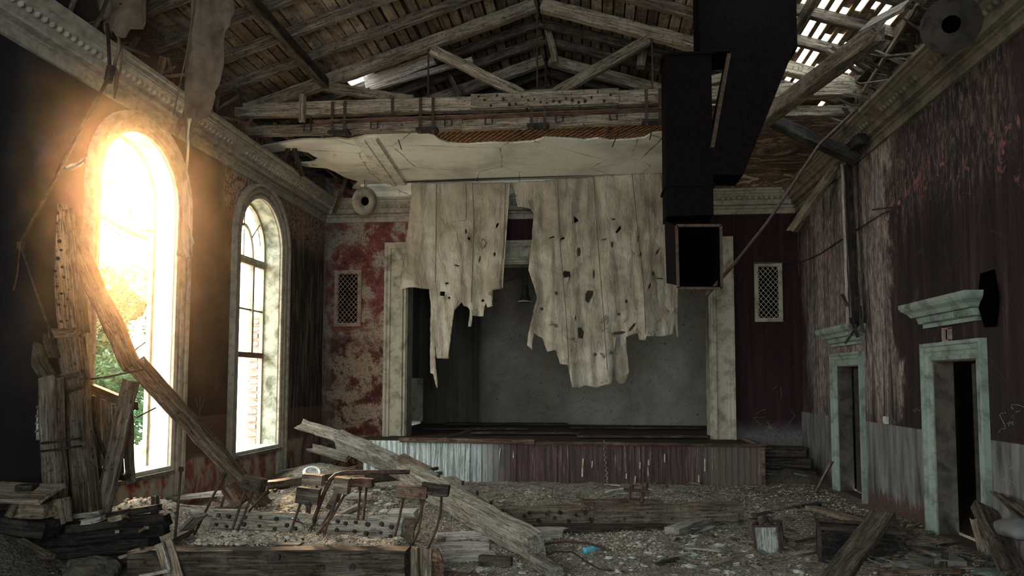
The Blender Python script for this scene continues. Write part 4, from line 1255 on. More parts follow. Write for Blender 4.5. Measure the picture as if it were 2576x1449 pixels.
root = thing('overturned_bench', 'broken boarded panel with a top rail leaning under the near window', 'panel', at(270, 1230, Y=8.6))
for k in range(5):
    x = 214 + k * 27
    beam('board', at(x, 985 + k * 10, Y=8.55), at(x + 6, 1215, Y=8.6), .12, .025, 'wood_mid', parent=root, up=(0, -1, 0), rag=(.02, .06))
beam('top_rail', at(205, 965, Y=8.5), at(350, 1028, Y=8.45), .12, .10, 'wood_dark', parent=root, rag=(.02, .1))
obj('iron_bar', MB().tube([at(212, 975, Y=8.42), at(230, 1045, Y=8.42), at(272, 1170, Y=8.42)], .02, 6), 'iron_dark', root)
obj('iron_lug', MB().box(at(228, 1045, Y=8.40), (.09, .06, .09)), 'iron_dark', root)
beam('bottom_rail', at(196, 1165, Y=8.55), at(330, 1205, Y=8.5), .10, .08, 'wood_dark', parent=root, rag=(.05, .1))
tag(obj('thin_rod', MB().tube([at(205, 957, Y=8.3), at(270, 948, Y=8.3), at(360, 930, Y=8.3)], .010, 5), 'iron_dark', None, True, True), 'thin dark rod crossing the near window behind the leaning beam', 'rod')
tag(obj('bent_wire', MB().tube([at(338, 1046, Y=8.4), at(345, 1050, Y=8.4), at(360, 1042, Y=8.4), at(392, 1026, Y=8.4)], .008, 5), 'iron_dark', None, True, True), 'short hooked wire sticking out into the near window', 'wire')
m = MB(); c0 = at(318, 1118, Y=8.7)
m.tube([at(296, 1150, Y=8.2), c0 + Vector((.02, -.1, -.1))], .008, 5)
m.tube([c0 + Vector((.05 * math.cos(a), 0, .10 * math.sin(a) * (1 + .2 * a))) for a in [(.6 + k * .3) for k in range(18)]], .010, 5)
tag(obj('scroll_iron', m, 'iron_dark', None, True, True), 'small curled wrought iron scroll against the bright near window', 'iron scroll')

# ------------------------------------------------------------------ stage
root = thing('stage', 'low wooden stage with peeling grey and maroon boarded front', 'stage', (-.6, 14.65, 0))
SX0, SX1, SY, SZ = -4.62, 3.20, 14.65, .80
m = MB().box(((SX0 + SX1) / 2, SY + .035, .38), (SX1 - SX0, .02, .78)); obj('backing', m, 'wood_dark', root)
m = MB(); x = SX0
while x < SX1 - .01:
    d = R(-.006, .006); m.box((x + .055, SY + d, .38), (.108, .03, .80)); x += .115
obj('front_boards', m, 'stage_front', root)
m = MB(); y = SY
while y < YB: m.box((SX1 - .01, y + .06, .38), (.03, .108, .80)); y += .115
obj('side_boards', m, 'stage_front', root)
m = MB(); m.box((.9, SY - .02, SZ - .03), (4.7, .09, .06)); obj('top_edge', m, 'wood_red', root)
beam('loose_top_board', (-3.9, SY - .03, SZ + .0), (-1.15, SY - .03, SZ - .01), .12, .09, 'wood_red', parent=root, rag=(.1, .01))
m = MB(); m.box((SX1, SY - .01, .40), (.07, .07, .82)); obj('corner_post', m, 'wood_red', root)
m = MB(); y = SY + .1
while y < 21.7: m.box((-.85, y + .06, .70), (8.5, .112, .03)); y += .12
obj('stage_floor', m, 'wood_dark', root)
m = MB(); y = SY + .02
while y < YB: m.box((-.7, y + .06, .715), (7.75, .112, .03)); y += .12
obj('apron_floor', m, 'wood_dark', root)
for k in range(14):                             # peeling curls of paint
    x = R(-3.4, 3.1); z = R(.1, .72); h = R(.08, .3)
    m = MB(); m.add([(x, SY - .017, z), (x + R(.01, .03), SY - .035, z), (x + R(.0, .03), SY - .05, z - h), (x - .005, SY - .017, z - h)], [(0, 1, 2, 3), (3, 2, 1, 0)])
    if k < 34: obj('paint_curl', m, 'trim_cream', root)
LB = [((1120, 1068), (1428, 1070), 20.5), ((1060, 1082), (1330, 1088), 18.5), ((1180, 1095), (1460, 1090), 17.2), ((1430, 1076), (1790, 1082), 19.5), ((1450, 1098), (1780, 1096), 16.4)]
for k, (p, q2, Y) in enumerate(LB):
    a_ = at(*p, Y=Y); b_ = at(*q2, Y=Y + .3); a_.z = max(a_.z, .78); b_.z = max(b_.z, .78)
    beam('loose_floorboard', a_, b_, .42, .05, 'wood_dark', 'dark loose floorboard lying across the stage, %s from the left' % ORD[k], 'floorboard', 'loose floorboards on the stage', rag=(.05, .05))
beam('bent_batten', at(1120, 1102, Y=16.0), at(1195, 1078, Y=17.5), .05, .03, 'wood', 'bent batten rising off the left stage floor', 'batten')
m = MB(); m.box((-5.02, 20.5, 1.45), (.5, .06, 1.2)); tag(obj('scenery_flat', m, 'trim_cream', None, False, True), 'pale narrow panel standing at the far left of the stage', 'panel')

# lantern on a rod over the stage
root = thing('stage_lamp', 'dark bell shaped lamp hanging from a rod in the curtain gap', 'lamp', at(1321, 762, Y=18.0))
c = at(1321, 760, Y=18.0)
obj('lamp_shade', MB().lathe([(.02, .42), (.07, .40), (.085, .32), (.085, .20), (.13, .08), (.17, .0), (.155, .0), (.07, .2), (.02, .38)], c, (0, 0, 1), 24, True), 'iron_dark', root, True)
obj('rim_ring', MB().tube([c + Vector((.165 * math.cos(a), .165 * math.sin(a), .01)) for a in [2 * math.pi * k / 24 for k in range(25)]], .012, 6), 'stone', root)
obj('yoke', MB().tube([c + Vector((-.05, 0, .40)), c + Vector((-.05, 0, .62)), c + Vector((0, 0, .70)), c + Vector((.05, 0, .62)), c + Vector((.05, 0, .40))], .012, 5), 'iron_dark', root)
obj('chain', MB().tube([at(1338, 686, Y=18.0), at(1338, 686, Y=18.0) * 1 + Vector((0, 0, 6.24 - at(1338, 686, Y=18.0).z))], .008, 5), 'iron_dark', root)
obj('rod', MB().tube([at(1240, 718, Y=18.0), at(1338, 686, Y=18.0), at(1430, 656, Y=18.0)], .016, 6), 'iron_dark', root)

# ------------------------------------------------------------------ lattice vents on the back wall
def vent(x0, x1, z0, z1, label, mat, holes):
    root = thing('lattice_vent', label, 'vent grille', ((x0 + x1) / 2, YB, z0))
    m = MB(); f = .085
    for (c, s) in (((x0 + f / 2, z0, z1), 'v'), ((x1 - f / 2, z0, z1), 'v')):
        m.box((c[0], YB - .025, (z0 + z1) / 2), (f, .05, z1 - z0)); m.box((c[0], YB - .04, (z0 + z1) / 2), (f * .5, .05, z1 - z0 - .04))
    for z in (z0 + f / 2, z1 - f / 2):
        m.box(((x0 + x1) / 2, YB - .026, z), (x1 - x0 - .01, .05, f)); m.box(((x0 + x1) / 2, YB - .041, z), (x1 - x0 - .05, .05, f * .5))
    obj('vent_frame', m, mat, root)
    m = MB(); xa, xb, za, zb = x0 + f, x1 - f, z0 + f, z1 - f; st = .105
    for sg in (1, -1):
        k = -30
        while k < 30:
            # line z = zc + sg*1.15*(x-xa) clipped to the opening
            zc = za + k * st * 1.15; sl = sg * 1.15
            pa = [xa, xb]
            t0, t1 = xa, xb
            lo, hi = sorted(((za - zc) / sl + xa, (zb - zc) / sl + xa))
            t0, t1 = max(t0, lo), min(t1, hi)
            if t1 - t0 > .02: m.bar((t0, YB - .018 - .004 * sg, zc + sl * (t0 - xa)), (t1, YB - .018 - .004 * sg, zc + sl * (t1 - xa)), .012, .013, (0, 0, 1))
            k += 1
    obj('lattice', m, mat, root)
    m = MB(); m.box(((x0 + x1) / 2, YB - .004, (z0 + z1) / 2), (x1 - x0 - .1, .008, z1 - z0 - .1)); obj('dark_backing', m, 'duct_inside', root)  # black sheet in place of shade behind the lattice


M['vent_pink'] = plaster('pinkish_vent_paint', (.34, .25, .20), (.17, .11, .085), .4, False, 3)
vent(-5.97, -5.33, 3.23, 4.54, 'pinkish lattice vent grille on the red back wall, left of the curtains', 'vent_pink', 0)
vent(3.51, 4.10, 3.28, 4.58, 'pale lattice vent grille on the dark maroon back wall at right', 'trim_cream', 0)

M['scratch'] = plaster('pale_scratch', (.20, .18, .165), (.10, .09, .08), .4, False, 9)


def scratches(wall, paths, r=.0045, **pl):
    m = MB()
    for p in paths: m.tube([at(x, y, **pl) for x, y in p], r, 4)
    obj('scratched_drawing', m, 'scratch', bpy.data.objects[wall])


scratches('wall_right', [[(2512, 1088), (2520, 1078), (2528, 1080), (2529, 1071), (2522, 1058), (2515, 1044), (2518, 1039), (2524, 1040)], [(2528, 1036), (2531, 1040)], [(2534, 1066), (2541, 1060), (2537, 1072)], [(2545, 1046), (2550, 1044), (2545, 1052), (2551, 1052)], [(2556, 1036), (2566, 1034)], [(2543, 1024), (2549, 1030), (2544, 1018), (2560, 1018), (2576, 1024)], [(2542, 1066), (2548, 1060), (2548, 1070)],
                         [(2538, 1180), (2552, 1172)], [(2544, 1166), (2550, 1186)], [(2520, 1206), (2540, 1208), (2552, 1216)], [(2536, 1222), (2541, 1214)]], .004, X=XR)
scratches('wall_right', [[(2296, 1030), (2302, 1036), (2306, 1026), (2312, 1034), (2318, 1022)], [(2192, 1122), (2218, 1130)], [(2198, 1100), (2194, 1120)], [(2190, 1166), (2196, 1174), (2200, 1162)], [(2212, 1140), (2216, 1156), (2208, 1152)], [(2222, 1050), (2216, 1062), (2222, 1072)], [(2244, 1048), (2250, 1060), (2244, 1072)], [(2222, 1036), (2226, 1050)], [(2240, 1090), (2238, 1078)]], .004, X=XR)
scratches('wall_back', [[(1895, 1052), (1917, 1073)], [(1896, 1050), (1922, 1050)], [(1900, 1042), (1912, 1034), (1926, 1030)], [(1923, 1087), (1932, 1077), (1936, 1068)], [(1936, 1068), (1946, 1096)], [(1924, 1072), (1950, 1078)], [(1934, 1060), (1935, 1090)], [(1930, 1062), (1942, 1080)], [(1946, 1066), (1926, 1086)], [(1990, 1034), (2000, 1046), (1984, 1066)], [(1964, 972), (1966, 1000)], [(1944, 978), (1956, 972)], [(1990, 1094), (2010, 1102), (2018, 1098)]], .004, Y=YB)
scratches('wall_stage_back', [[(1432, 1016), (1452, 1010), (1464, 1006), (1470, 998)], [(1446, 1038), (1458, 1026), (1472, 1020), (1484, 1028), (1498, 1036), (1514, 1033)], [(1416, 956), (1414, 970), (1424, 980)], [(1418, 976), (1430, 968), (1432, 986)], [(1470, 1030), (1472, 1036)]], .010, Y=21.7)
scratches('wall_left', [[(493, 1000), (496, 1020), (502, 1030), (500, 1050)], [(503, 996), (502, 1016), (504, 1030)], [(513, 1004), (508, 1020), (502, 1034)], [(519, 1098), (526, 1078), (538, 1064), (548, 1062)], [(462, 1152), (482, 1144), (505, 1141)]], .005, X=XL)
m = MB(); m.tube([at(165, 422, X=XL + .01), at(182, 418, X=XL + .03), at(200, 412, X=XL + .03), at(222, 390, X=XL + .01)], [.012, .03, .022, .006], 6); tag(obj('plaster_flake', m, 'plaster_white', None, True, True), 'pale curled plaster flake on the shaded left wall beside the near window', 'plaster flake')
for k, (p, q2) in enumerate([((1001, 338), (1010, 376)), ((1556, 352), (1540, 370)), ((1640, 336), (1634, 352))]):
    a_ = at(*p, Y=13.0); a_.z = CE + .02; b_ = at(*q2, Y=13.0)
    tag(obj('ceiling_nail', MB().tube([a_, b_], .010, 5), 'iron_dark', None, False, True), 'thin iron rod poking out of the torn ceiling edge, %s of three' % ('leftmost', 'middle', 'rightmost')[k], 'rod', 'rods in the ceiling edge')
m = MB(); P0 = at(1518, 1108, Y=14.60); P1 = at(1528, 1216, Y=14.60)
m.tube([P0.lerp(P1, k / 40) + Vector((.02 * math.sin(k * 1.3), .0, 0)) for k in range(41)], .006, 5); tag(obj('paint_ribbon', m, 'trim_cream', None, True, True), 'thin wavy ribbon of peeled paint hanging down the stage front', 'paint ribbon')

# ------------------------------------------------------------------ fallen timbers and fittings at the right
beam('fallen_ceiling_beam', at(1905, 312, Y=12.4), at(2215, 78, Y=9.4), .22, .24, 'wood', 'big grey beam slanting across below the light slits, right of the duct', 'beam', rag=(.02, .1))
beam('slanting_beam', at(1935, 300, Y=12.2), at(2160, 404, X=4.28), .20, .18, 'wood_black', 'dark short beam running from the big grey beam down to the right wall', 'beam', rag=(.02, .05))
beam('wall_plank', at(2133, 412, X=4.30), at(2155, 836, X=4.30), .20, .07, 'wood_black', 'long dark plank standing upright on the far door hood', 'plank', up=(-1, 0, 0), rag=(.02, .25))
beam('wall_batten', at(2118, 412, X=4.26), at(2133, 850, X=4.26), .035, .035, 'wood_pale', 'thin pale batten along the left edge of the upright plank', 'batten', up=(-1, 0, 0), rag=(.01, .15))
beam('wall_splinter', at(2163, 768, X=4.34), at(2170, 838, X=4.34), .09, .03, 'wood_dark', 'dark wood stump leaning on the far door hood beside the upright plank', 'board', up=(-1, 0, 0), rag=(.02, .05))
for k, (p, q2) in enumerate([((2150, 830), (2122, 868)), ((2140, 800), (2160, 850)), ((2118, 740), (2134, 770))]):
    beam('hood_splinter', at(*p, X=4.22), at(*q2, X=4.1), .05, .02, 'wood_dark', 'dark splinter sticking out over the far door hood, %s of three' % ('lowest', 'middle', 'highest')[k], 'splinter', 'splinters on the far door hood', rag=(.02, .08))
beam('hanging_beam', at(2112, 405, Y=13.6), at(1987, 588, Y=14.6), .13, .16, 'wood', 'broken beam hanging from the right cornice toward the back corner', 'beam', rag=(.02, .12))
beam('cornice_beam', at(2170, 345, Y=11.9), at(2125, 392, Y=12.6), .16, .17, 'wood_black', 'short dark beam end lodged under the broken right cornice', 'beam', rag=(.05, .02))
beam('roof_batten', at(2085, 130, Y=10.6), at(2165, 185, Y=10.0), .09, .05, 'wood_red', 'short brown crosspiece lying over the big grey beam, upper one', 'crosspiece', rag=(.02, .02))
beam('roof_batten', at(2098, 120, Y=10.3), at(2190, 178, Y=9.8), .08, .05, 'wood_dark', 'short dark crosspiece lying over the big grey beam, lower one', 'crosspiece', rag=(.02, .02))
beam('roof_plank', at(2170, 70, Y=9.4), at(2290, 8, Y=8.9), .26, .04, 'wood_grey', 'pale nail-pocked plank hanging at the end of the light slits', 'plank', up=(.3, -1, .4), rag=(.1, .1))
beam('thin_post', at(2313, 8, Y=9.2), at(2168, 235, X=4.0), .045, .05, 'wood', 'thin pale batten leaning up across the torn right ceiling edge', 'batten', rag=(.05, .1))
beam('ceiling_stringer', at(2160, 275, X=4.2), at(2420, 40, X=4.2), .10, .12, 'wood_dark', 'dark timber running along above the right cornice', 'timber', rag=(.05, .02))
tag(obj('slanting_pole', MB().tube([at(1778, 742, Y=9.7), at(1850, 660, Y=10.0), at(1930, 560, Y=10.6), at(1990, 470, Y=11.2), at(2060, 365, Y=11.7), at(2155, 275, X=4.05)], .024, 8), 'iron', None, True, True), 'long thin pole slanting from the duct mouth up to the right cornice', 'pole')
tag(obj('wall_cable', MB().tube([at(1880, 663, Y=16.5), at(2000, 660, Y=16.52), at(2018, 658, X=4.41), at(2060, 640, X=4.41), at(2120, 600, X=4.41), at(2160, 575, X=4.41), at(2215, 540, X=4.41), at(2232, 532, X=4.36)], .010, 5), 'iron_dark', None, True, True), 'dark cable strung along the right wall above the far door', 'cable')
root = thing('wall_bracket', 'small dark iron bracket on the bare streaked right wall', 'bracket', at(2240, 528, X=4.42))
obj('arm', MB().tube([at(2240, 522, X=4.44), at(2240, 522, X=4.30), at(2195, 528, X=4.20)], .014, 6), 'iron_dark', root)
obj('loose_wire', MB().tube([at(2240, 526, X=4.40), at(2225, 548, X=4.36), at(2235, 560, X=4.38), at(2240, 535, X=4.4)], .005, 5), 'iron_dark', root)
m = MB(); p = at(2232, 1057, X=XR); m.box((XR - .02, p.y, p.z), (.04, .11, .11)); m.box((XR - .045, p.y, p.z), (.02, .06, .06)); tag(obj('wall_socket', m, 'stone', None, False, True), 'white square wall socket above the grey dado', 'socket')
root = thing('wall_vent', 'small square vent hole with pink frame above the near door', 'vent', at(2387, 855, X=XR))
p = at(2387, 842, X=XR); m = MB()
for (dy, dz, sy, sz) in ((-.075, 0, .02, .15), (.075, 0, .02, .15), (0, .075, .17, .02), (0, -.075, .17, .02)): m.box((XR - .02, p.y + dy, p.z + dz), (.06, sy, sz))
obj('vent_frame', m, 'vent_pink', root); m = MB(); m.box((XR - .003, p.y, p.z), (.006, .14, .14)); obj('vent_hole', m, 'duct_inside', root)  # black plate drawn for the shaded hole
m = MB(); p = at(2492, 760, X=XR)
m.rock((XR - .02, p.y, p.z + .0), .30, 1, (.3, .8, 1.3)); tag(obj('broken_hood_end', m, 'duct_inside', None, False, True), 'black broken end beside the near door hood', 'broken hood end')  # even black piece

# steps beside the stage
root = thing('side_steps', 'dark wooden steps in the corner right of the stage', 'steps', (3.85, 15.7, 0))
for k in range(3):
    obj('tread', MB().box((3.82, 15.55 + k * .32, .2 + k * .2), (1.15, .36, .05)), 'wood_dark', root)
    obj('riser', MB().box((3.82, 15.40 + k * .32, .1 + k * .2), (1.12, .03, .2)), 'wood_dark', root)


# ------------------------------------------------------------------ rubble: single pieces
def gp(x, y, lift=0.0):                          # the ground point seen at a pixel
    p = at(x, y, Z=0)
    for _ in range(8): p = at(x, y, Z=gz(p.x, p.y) + lift)
    return p


def lay(name, p, q, w, h, mat, label, cat, za=0.0, zb=0.0, **k):
    """timber lying on the rubble; p and q are where the middles of its two ends show"""
    return beam(name, gp(*p, h / 2 + za), gp(*q, h / 2 + zb), w, h, mat, label, cat, **k)


def hexbolts(parent, A, B, up, w, h, spots, r=(.018, .03), ln=(.02, .045)):
    rw = frame(Vector(A), Vector(B), up); A, B = Vector(A), Vector(B)
    for (t, s) in spots:
        p = A.lerp(B, t) + rw @ Vector((0, s * w / 2, h / 2 - .005)); q = p + rw @ Vector((R(-.004, .004), R(-.004, .004), R(*ln)))
        obj('bolt', MB().tube([p, q], R(*r), 6), 'iron_dark', parent)


# long diagonal timbers in the middle
root = thing('diagonal_timber', 'long doubled timber lying diagonally across the rubble, lower end near the camera', 'timber', gp(1330, 1425))
A, B = at(1020, 1192, Y=11.0), gp(1352, 1378, .17)
beam('main_timber', A, B, .20, .32, 'wood_grey', parent=root, up=(.35, -.75, .6), rag=(.05, .01), jit=.012)
A2, B2 = at(1105, 1225, Y=10.2) + Vector((.10, .05, .10)), at(1262, 1332, Y=8.95) + Vector((.06, .02, .07))
beam('upper_plank', A2, B2, .22, .11, 'wood_grey', parent=root, rag=(.1, .01), jit=.010)
for t in (.25, .5, .72, .9):
    p = A2.lerp(B2, t) + Vector((.03, 0, .06)); obj('bolt', MB().tube([p, p + Vector((0, 0, .05))], .022, 6), 'iron_dark', root)
root = thing('raised_timber', 'splintered timber sloping up left toward the far window, above the diagonal timber', 'timber', gp(1010, 1240))
beam('main_timber', at(848, 1104, Y=12.2), at(1100, 1222, Y=10.7), .22, .30, 'wood_grey', parent=root, up=(.3, -.7, .6), rag=(.15, .03), jit=.012)
beam('split_board', at(748, 1064, Y=12.7), at(925, 1122, Y=11.9), .24, .07, 'wood_grey', parent=root, up=(.2, -.5, .8), rag=(.18, .05), jit=.012)
beam('split_board', at(775, 1124, Y=12.6), at(880, 1152, Y=12.2), .16, .07, 'wood_grey', parent=root, up=(.2, -.6, .7), rag=(.22, .05))
beam('side_block', at(1005, 1158, Y=11.2), at(1078, 1195, Y=10.9), .20, .18, 'wood', parent=root, up=(.3, -.6, .6), rag=(.03, .06))
lay('short_offcut', (1060, 1186), (1100, 1178), .07, .06, 'wood', 'upper short offcut beside the stage front, at the raised timber', 'offcut', .28, .28)
lay('short_offcut', (1066, 1197), (1110, 1190), .07, .06, 'wood', 'lower short offcut beside the stage front, at the raised timber', 'offcut', .2, .2)
lay('end_block', (1345, 1408), (1405, 1442), .14, .13, 'wood_grey', 'short squared timber end just below the diagonal timber', 'timber end', .0, .0, rag=(.03, .005))

# spliced tie beam at centre right
root = thing('spliced_beam', 'long spliced beam lying level across the floor at centre right, bolts along its left half', 'beam', gp(1540, 1330))
A, B = gp(1205, 1302, .13), gp(1500, 1296, .13)
bm = beam('left_half', A, B, .17, .28, 'wood', parent=root, jit=.01, rag=(.02, .02))
hexbolts(bm, A, B, (0, -1, 0), .26, .17, [(.06, .3), (.12, -.3), (.2, .3), (.27, -.4), (.36, .2), (.4, .5), (.48, -.3), (.55, .3), (.62, -.1), (.66, .5), (.74, -.4), (.8, .2), (.88, .4), (.93, -.3)])
A, B = gp(1490, 1296, .13), gp(1866, 1288, .14)
beam('right_half', A, B, .18, .26, 'wood', parent=root, jit=.01, rag=(.01, .05))
A, B = gp(1462, 1272, .30), gp(1632, 1272, .30)
beam('upper_piece', A + Vector((0, .16, 0)), B + Vector((0, .16, 0)), .16, .12, 'wood_red', parent=root, jit=.012, rag=(.03, .14))
p = gp(1485, 1296, .13); obj('strap_board', MB().box(p + Vector((0, -.11, .02)), (.09, .03, .34)), 'wood_red', root)
p = gp(1222, 1302, .13); obj('strap_board', MB().box(p + Vector((0, -.11, .06)), (.10, .03, .22)), 'wood', root)
m = MB()
for dx, ln in ((-.07, .12), (.11, .1)):
    q2 = gp(1588, 1320, .0) + Vector((dx, -.05, -.02)); m.tube([q2, q2 + Vector((.06, .05, .55))], .025, 7)
obj('clamp_rods', m, 'iron', root)
q2 = gp(1588, 1320, .0) + Vector((.07, 0, .47)); obj('clamp_plate', MB().box(q2, (.34, .10, .035), Matrix.Rotation(.08, 3, 'Y')), 'iron', root)
obj('clamp_nut', MB().tube([q2 + Vector((-.06, 0, 0)), q2 + Vector((-.06, 0, .08))], .03, 6), 'iron', root)
obj('clamp_nut', MB().tube([q2 + Vector((.12, 0, 0)), q2 + Vector((.14, .02, .10))], .035, 6), 'iron', root)

lay('floor_plank', (1262, 1330), (1682, 1326), .22, .07, 'wood_dark', 'long dark plank on the floor in front of the spliced beam', 'plank', rag=(.03, .1))
lay('moulded_board', (1095, 1351), (1330, 1345), .14, .10, 'wood_pale', 'pale pinkish board under the diagonal timber, farthest of three', 'board')
lay('moulded_board', (1282, 1344), (1428, 1338), .15, .13, 'wood_pale', 'pale pinkish board right of the diagonal timber', 'board', rag=(.01, .12))
lay('moulded_board', (1090, 1380), (1228, 1378), .15, .12, 'wood_pale', 'pale pinkish board under the diagonal timber, middle of three', 'board')
lay('moulded_board', (1108, 1405), (1245, 1395), .14, .08, 'wood_pale', 'pale pinkish board under the diagonal timber, nearest of three', 'board')
lay('dark_offcut', (1205, 1408), (1290, 1412), .10, .10, 'wood_dark', 'dark offcut under the near half of the diagonal timber', 'offcut')
lay('floor_strip', (1118, 1443), (1205, 1446), .05, .03, 'wood_red', 'thin reddish strip at the bottom edge below the diagonal timber', 'strip')
lay('beam_offcut', (1690, 1338), (1812, 1296), .20, .11, 'wood_grey', 'short pale squared beam lying at an angle right of the dark plank', 'beam', rag=(.01, .08))
lay('dark_batten', (1895, 1300), (2062, 1268), .09, .07, 'wood_dark', 'dark batten lying at the end of the spliced beam, toward the far door', 'batten')
lay('split_plank', (2040, 1276), (2200, 1322), .17, .05, 'wood', 'split plank sloping down from the dark batten toward the near door', 'plank', .10, .16, rag=(.02, .25))
lay('split_plank', (2150, 1300), (2300, 1345), .14, .04, 'wood_dark', 'dark split plank in the heap before the near door', 'plank', .14, .12, rag=(.15, .25))
beam('leaning_stick', gp(2052, 1240, .0), at(2094, 1158, X=4.2), .08, .04, 'wood', 'narrow slat leaning on the right wall before the far door', 'slat', rag=(.01, .06))
a_ = gp(1318, 1360); tag(obj('iron_rod', MB().tube([a_, at(1284, 1292, Y=a_.y + .05)], .018, 7), 'iron', None, True, True), 'short iron rod standing aslant right of the diagonal timber', 'rod')
m = MB(); m.tube([gp(1340, 1372, .03), gp(1420, 1362, .05), gp(1480, 1366, .06), gp(1510, 1375, .05), gp(1530, 1388, .02)], .014, 6)
tag(obj('bent_rod', m, 'iron', None, True, True), 'thin bent rod lying above the blue bottle', 'rod')
m = MB(); m.tube([gp(1370, 1398, .03), gp(1400, 1388, .06), gp(1440, 1388, .05), gp(1470, 1410, .02), gp(1510, 1432, .02), gp(1570, 1438, .02)], .008, 5)
tag(obj('loose_wire', m, 'iron_dark', None, True, True), 'thin dark wire curling over the floor below the blue bottle', 'wire')
m = MB()
for k in range(9):
    c = gp(1335 + R(-10, 10), 1378 + R(-5, 5), R(.02, .08)); a0 = R(0, 6)
    m.tube([c + Vector((.09 * math.cos(a0 + t * .8), .05 * math.sin(a0 + t * .8), .02 * t + R(0, .05))) for t in range(7)], .006, 4)
tag(obj('wire_tangle', m, 'iron_dark', None, True, True), 'small tangle of rusty wire beside the lower end of the diagonal timber', 'wire tangle')


# blue plastic bottle
def bottle_mat():
    n = NT('cyan_plastic'); n.p.inputs['Transmission Weight'].default_value = .35
    return n.done((.13, .50, .62), .25, .5)


M['bottle'] = bottle_mat(); M['bottle_cap'] = iron('bottle_cap_blue', (.03, .16, .30), (.05, .22, .38), 0)
p = gp(1468, 1386, .045); q2 = gp(1502, 1380, .045); d = (q2 - p).normalized(); L = (q2 - p).length
root = thing('plastic_bottle', 'crumpled cyan blue plastic bottle lying on the dirt', 'bottle', p - Vector((0, 0, .045)))
prof = [(.0, 0), (.035, .0), (.043, .02 * L * 5), (.036, .25 * L), (.044, .35 * L), (.034, .48 * L), (.043, .6 * L), (.04, .74 * L), (.02, .9 * L), (.015, .97 * L)]
obj('bottle_body', MB().lathe(prof, p, d, 14), 'bottle', root, True)
obj('bottle_cap', MB().tube([p + d * .96 * L, p + d * (1.05 * L)], .018, 10), 'bottle_cap', root)

# square tin and rusty chest
tin = wood('pale_rusted_tin', (.20, .12, .075), (.38, .40, .36), (.48, .52, .48), axis=2, dustamt=.1); M['tin'] = tin
p = gp(1938, 1388); rot = Matrix.Rotation(-.10, 3, 'Y') @ Matrix.Rotation(-.35, 3, 'Z')
root = thing('square_tin', 'open square tin with a pale face and rusted edges', 'tin', p)
s = .27
m = MB()
for (c, sz) in (((0, -s / 2, s * .6), (s, .012, s * 1.2)), ((0, s / 2, s * .6), (s, .012, s * 1.2)), ((-s / 2, 0, s * .6), (.012, s, s * 1.2)), ((s / 2, 0, s * .6), (.012, s, s * 1.2)), ((0, 0, .01), (s, s, .012))):
    m.box(p + rot @ Vector(c), sz, rot)
obj('tin_walls', m, 'tin', root)
m = MB()
for (x, y) in ((-1, -1), (1, -1), (1, 1), (-1, 1)):
    m.box(p + rot @ Vector((x * s / 2, y * s / 2, s * .6)), (.03, .03, s * 1.22), rot)
for (x, y, sx, sy) in ((0, -1, s, .025), (0, 1, s, .025), (-1, 0, .025, s), (1, 0, .025, s)):
    m.box(p + rot @ Vector((x * s / 2, y * s / 2, s * 1.2)), (sx + .02, sy + .004, .025), rot)
obj('rusted_rim', m, 'rust_sheet', root)
for k in range(4): obj('rubble_inside', MB().rock(p + rot @ Vector((R(-.06, .06), R(-.06, .06), s * 1.0 + R(0, .12))), .06, k), 'wood_dark', root)

p = gp(2096, 1424) + Vector((.36, .30, 0)); rot = Matrix.Rotation(-.22, 3, 'Z')
root = thing('rusty_chest', 'dark rust brown box with caved in lid under the long crossing plank', 'chest', p)
cw, cd, ch = .80, .46, .35
m = MB()
for (c, sz) in (((0, -cd / 2, ch / 2), (cw, .02, ch)), ((0, cd / 2, ch / 2), (cw, .02, ch)), ((-cw / 2, 0, ch / 2), (.02, cd, ch)), ((cw / 2, 0, ch / 2), (.02, cd, ch))): m.box(p + rot @ Vector(c), sz, rot)
obj('chest_body', m, 'wood_black', root)
obj('sunken_lid', MB().box(p + rot @ Vector((0, 0, ch - .05)), (cw - .03, cd - .03, .02), rot @ Matrix.Rotation(.05, 3, 'X')), 'rust_sheet', root)
m = MB()
for (c, sz) in (((0, -cd / 2, ch), (cw + .03, .035, .03)), ((0, cd / 2, ch), (cw + .03, .035, .03)), ((-cw / 2, 0, ch), (.035, cd, .03)), ((-cw / 2, -cd / 2, ch / 2), (.035, .035, ch)), ((cw / 2, 0, ch), (.035, cd, .03))): m.box(p + rot @ Vector(c), sz, rot)
obj('rim_strips', m, 'rust_sheet', root)
beam('crossing_plank', at(2222, 1292, Y=7.7), at(2085, 1478, Y=6.55), .24, .06, 'wood_dark', 'long plank crossing over the rusty box at bottom right', 'plank', up=(-.5, -.5, .8), rag=(.04, .02), jit=.01)


def chunk(name, px, h, mat, label, cat, Z=None, group=None):
    """irregular slab lying on the rubble; outline given where it shows"""
    p0 = gp(*px[0]); z = (Z if Z is not None else gz(p0.x, p0.y)) + .02
    ol = [(at(x, y, Z=z + h).x, at(x, y, Z=z + h).y) for x, y in px]
    f3 = lambda u, v, d: (u, v, z + d + .03 * mnoise.noise((u * 4, v * 4, 1)))
    mb = MB(); slab(mb, densify(ol, .08, .012), [], f3, h, .09)
    return tag(obj(name, mb, mat, None, False, True), label, cat, group)


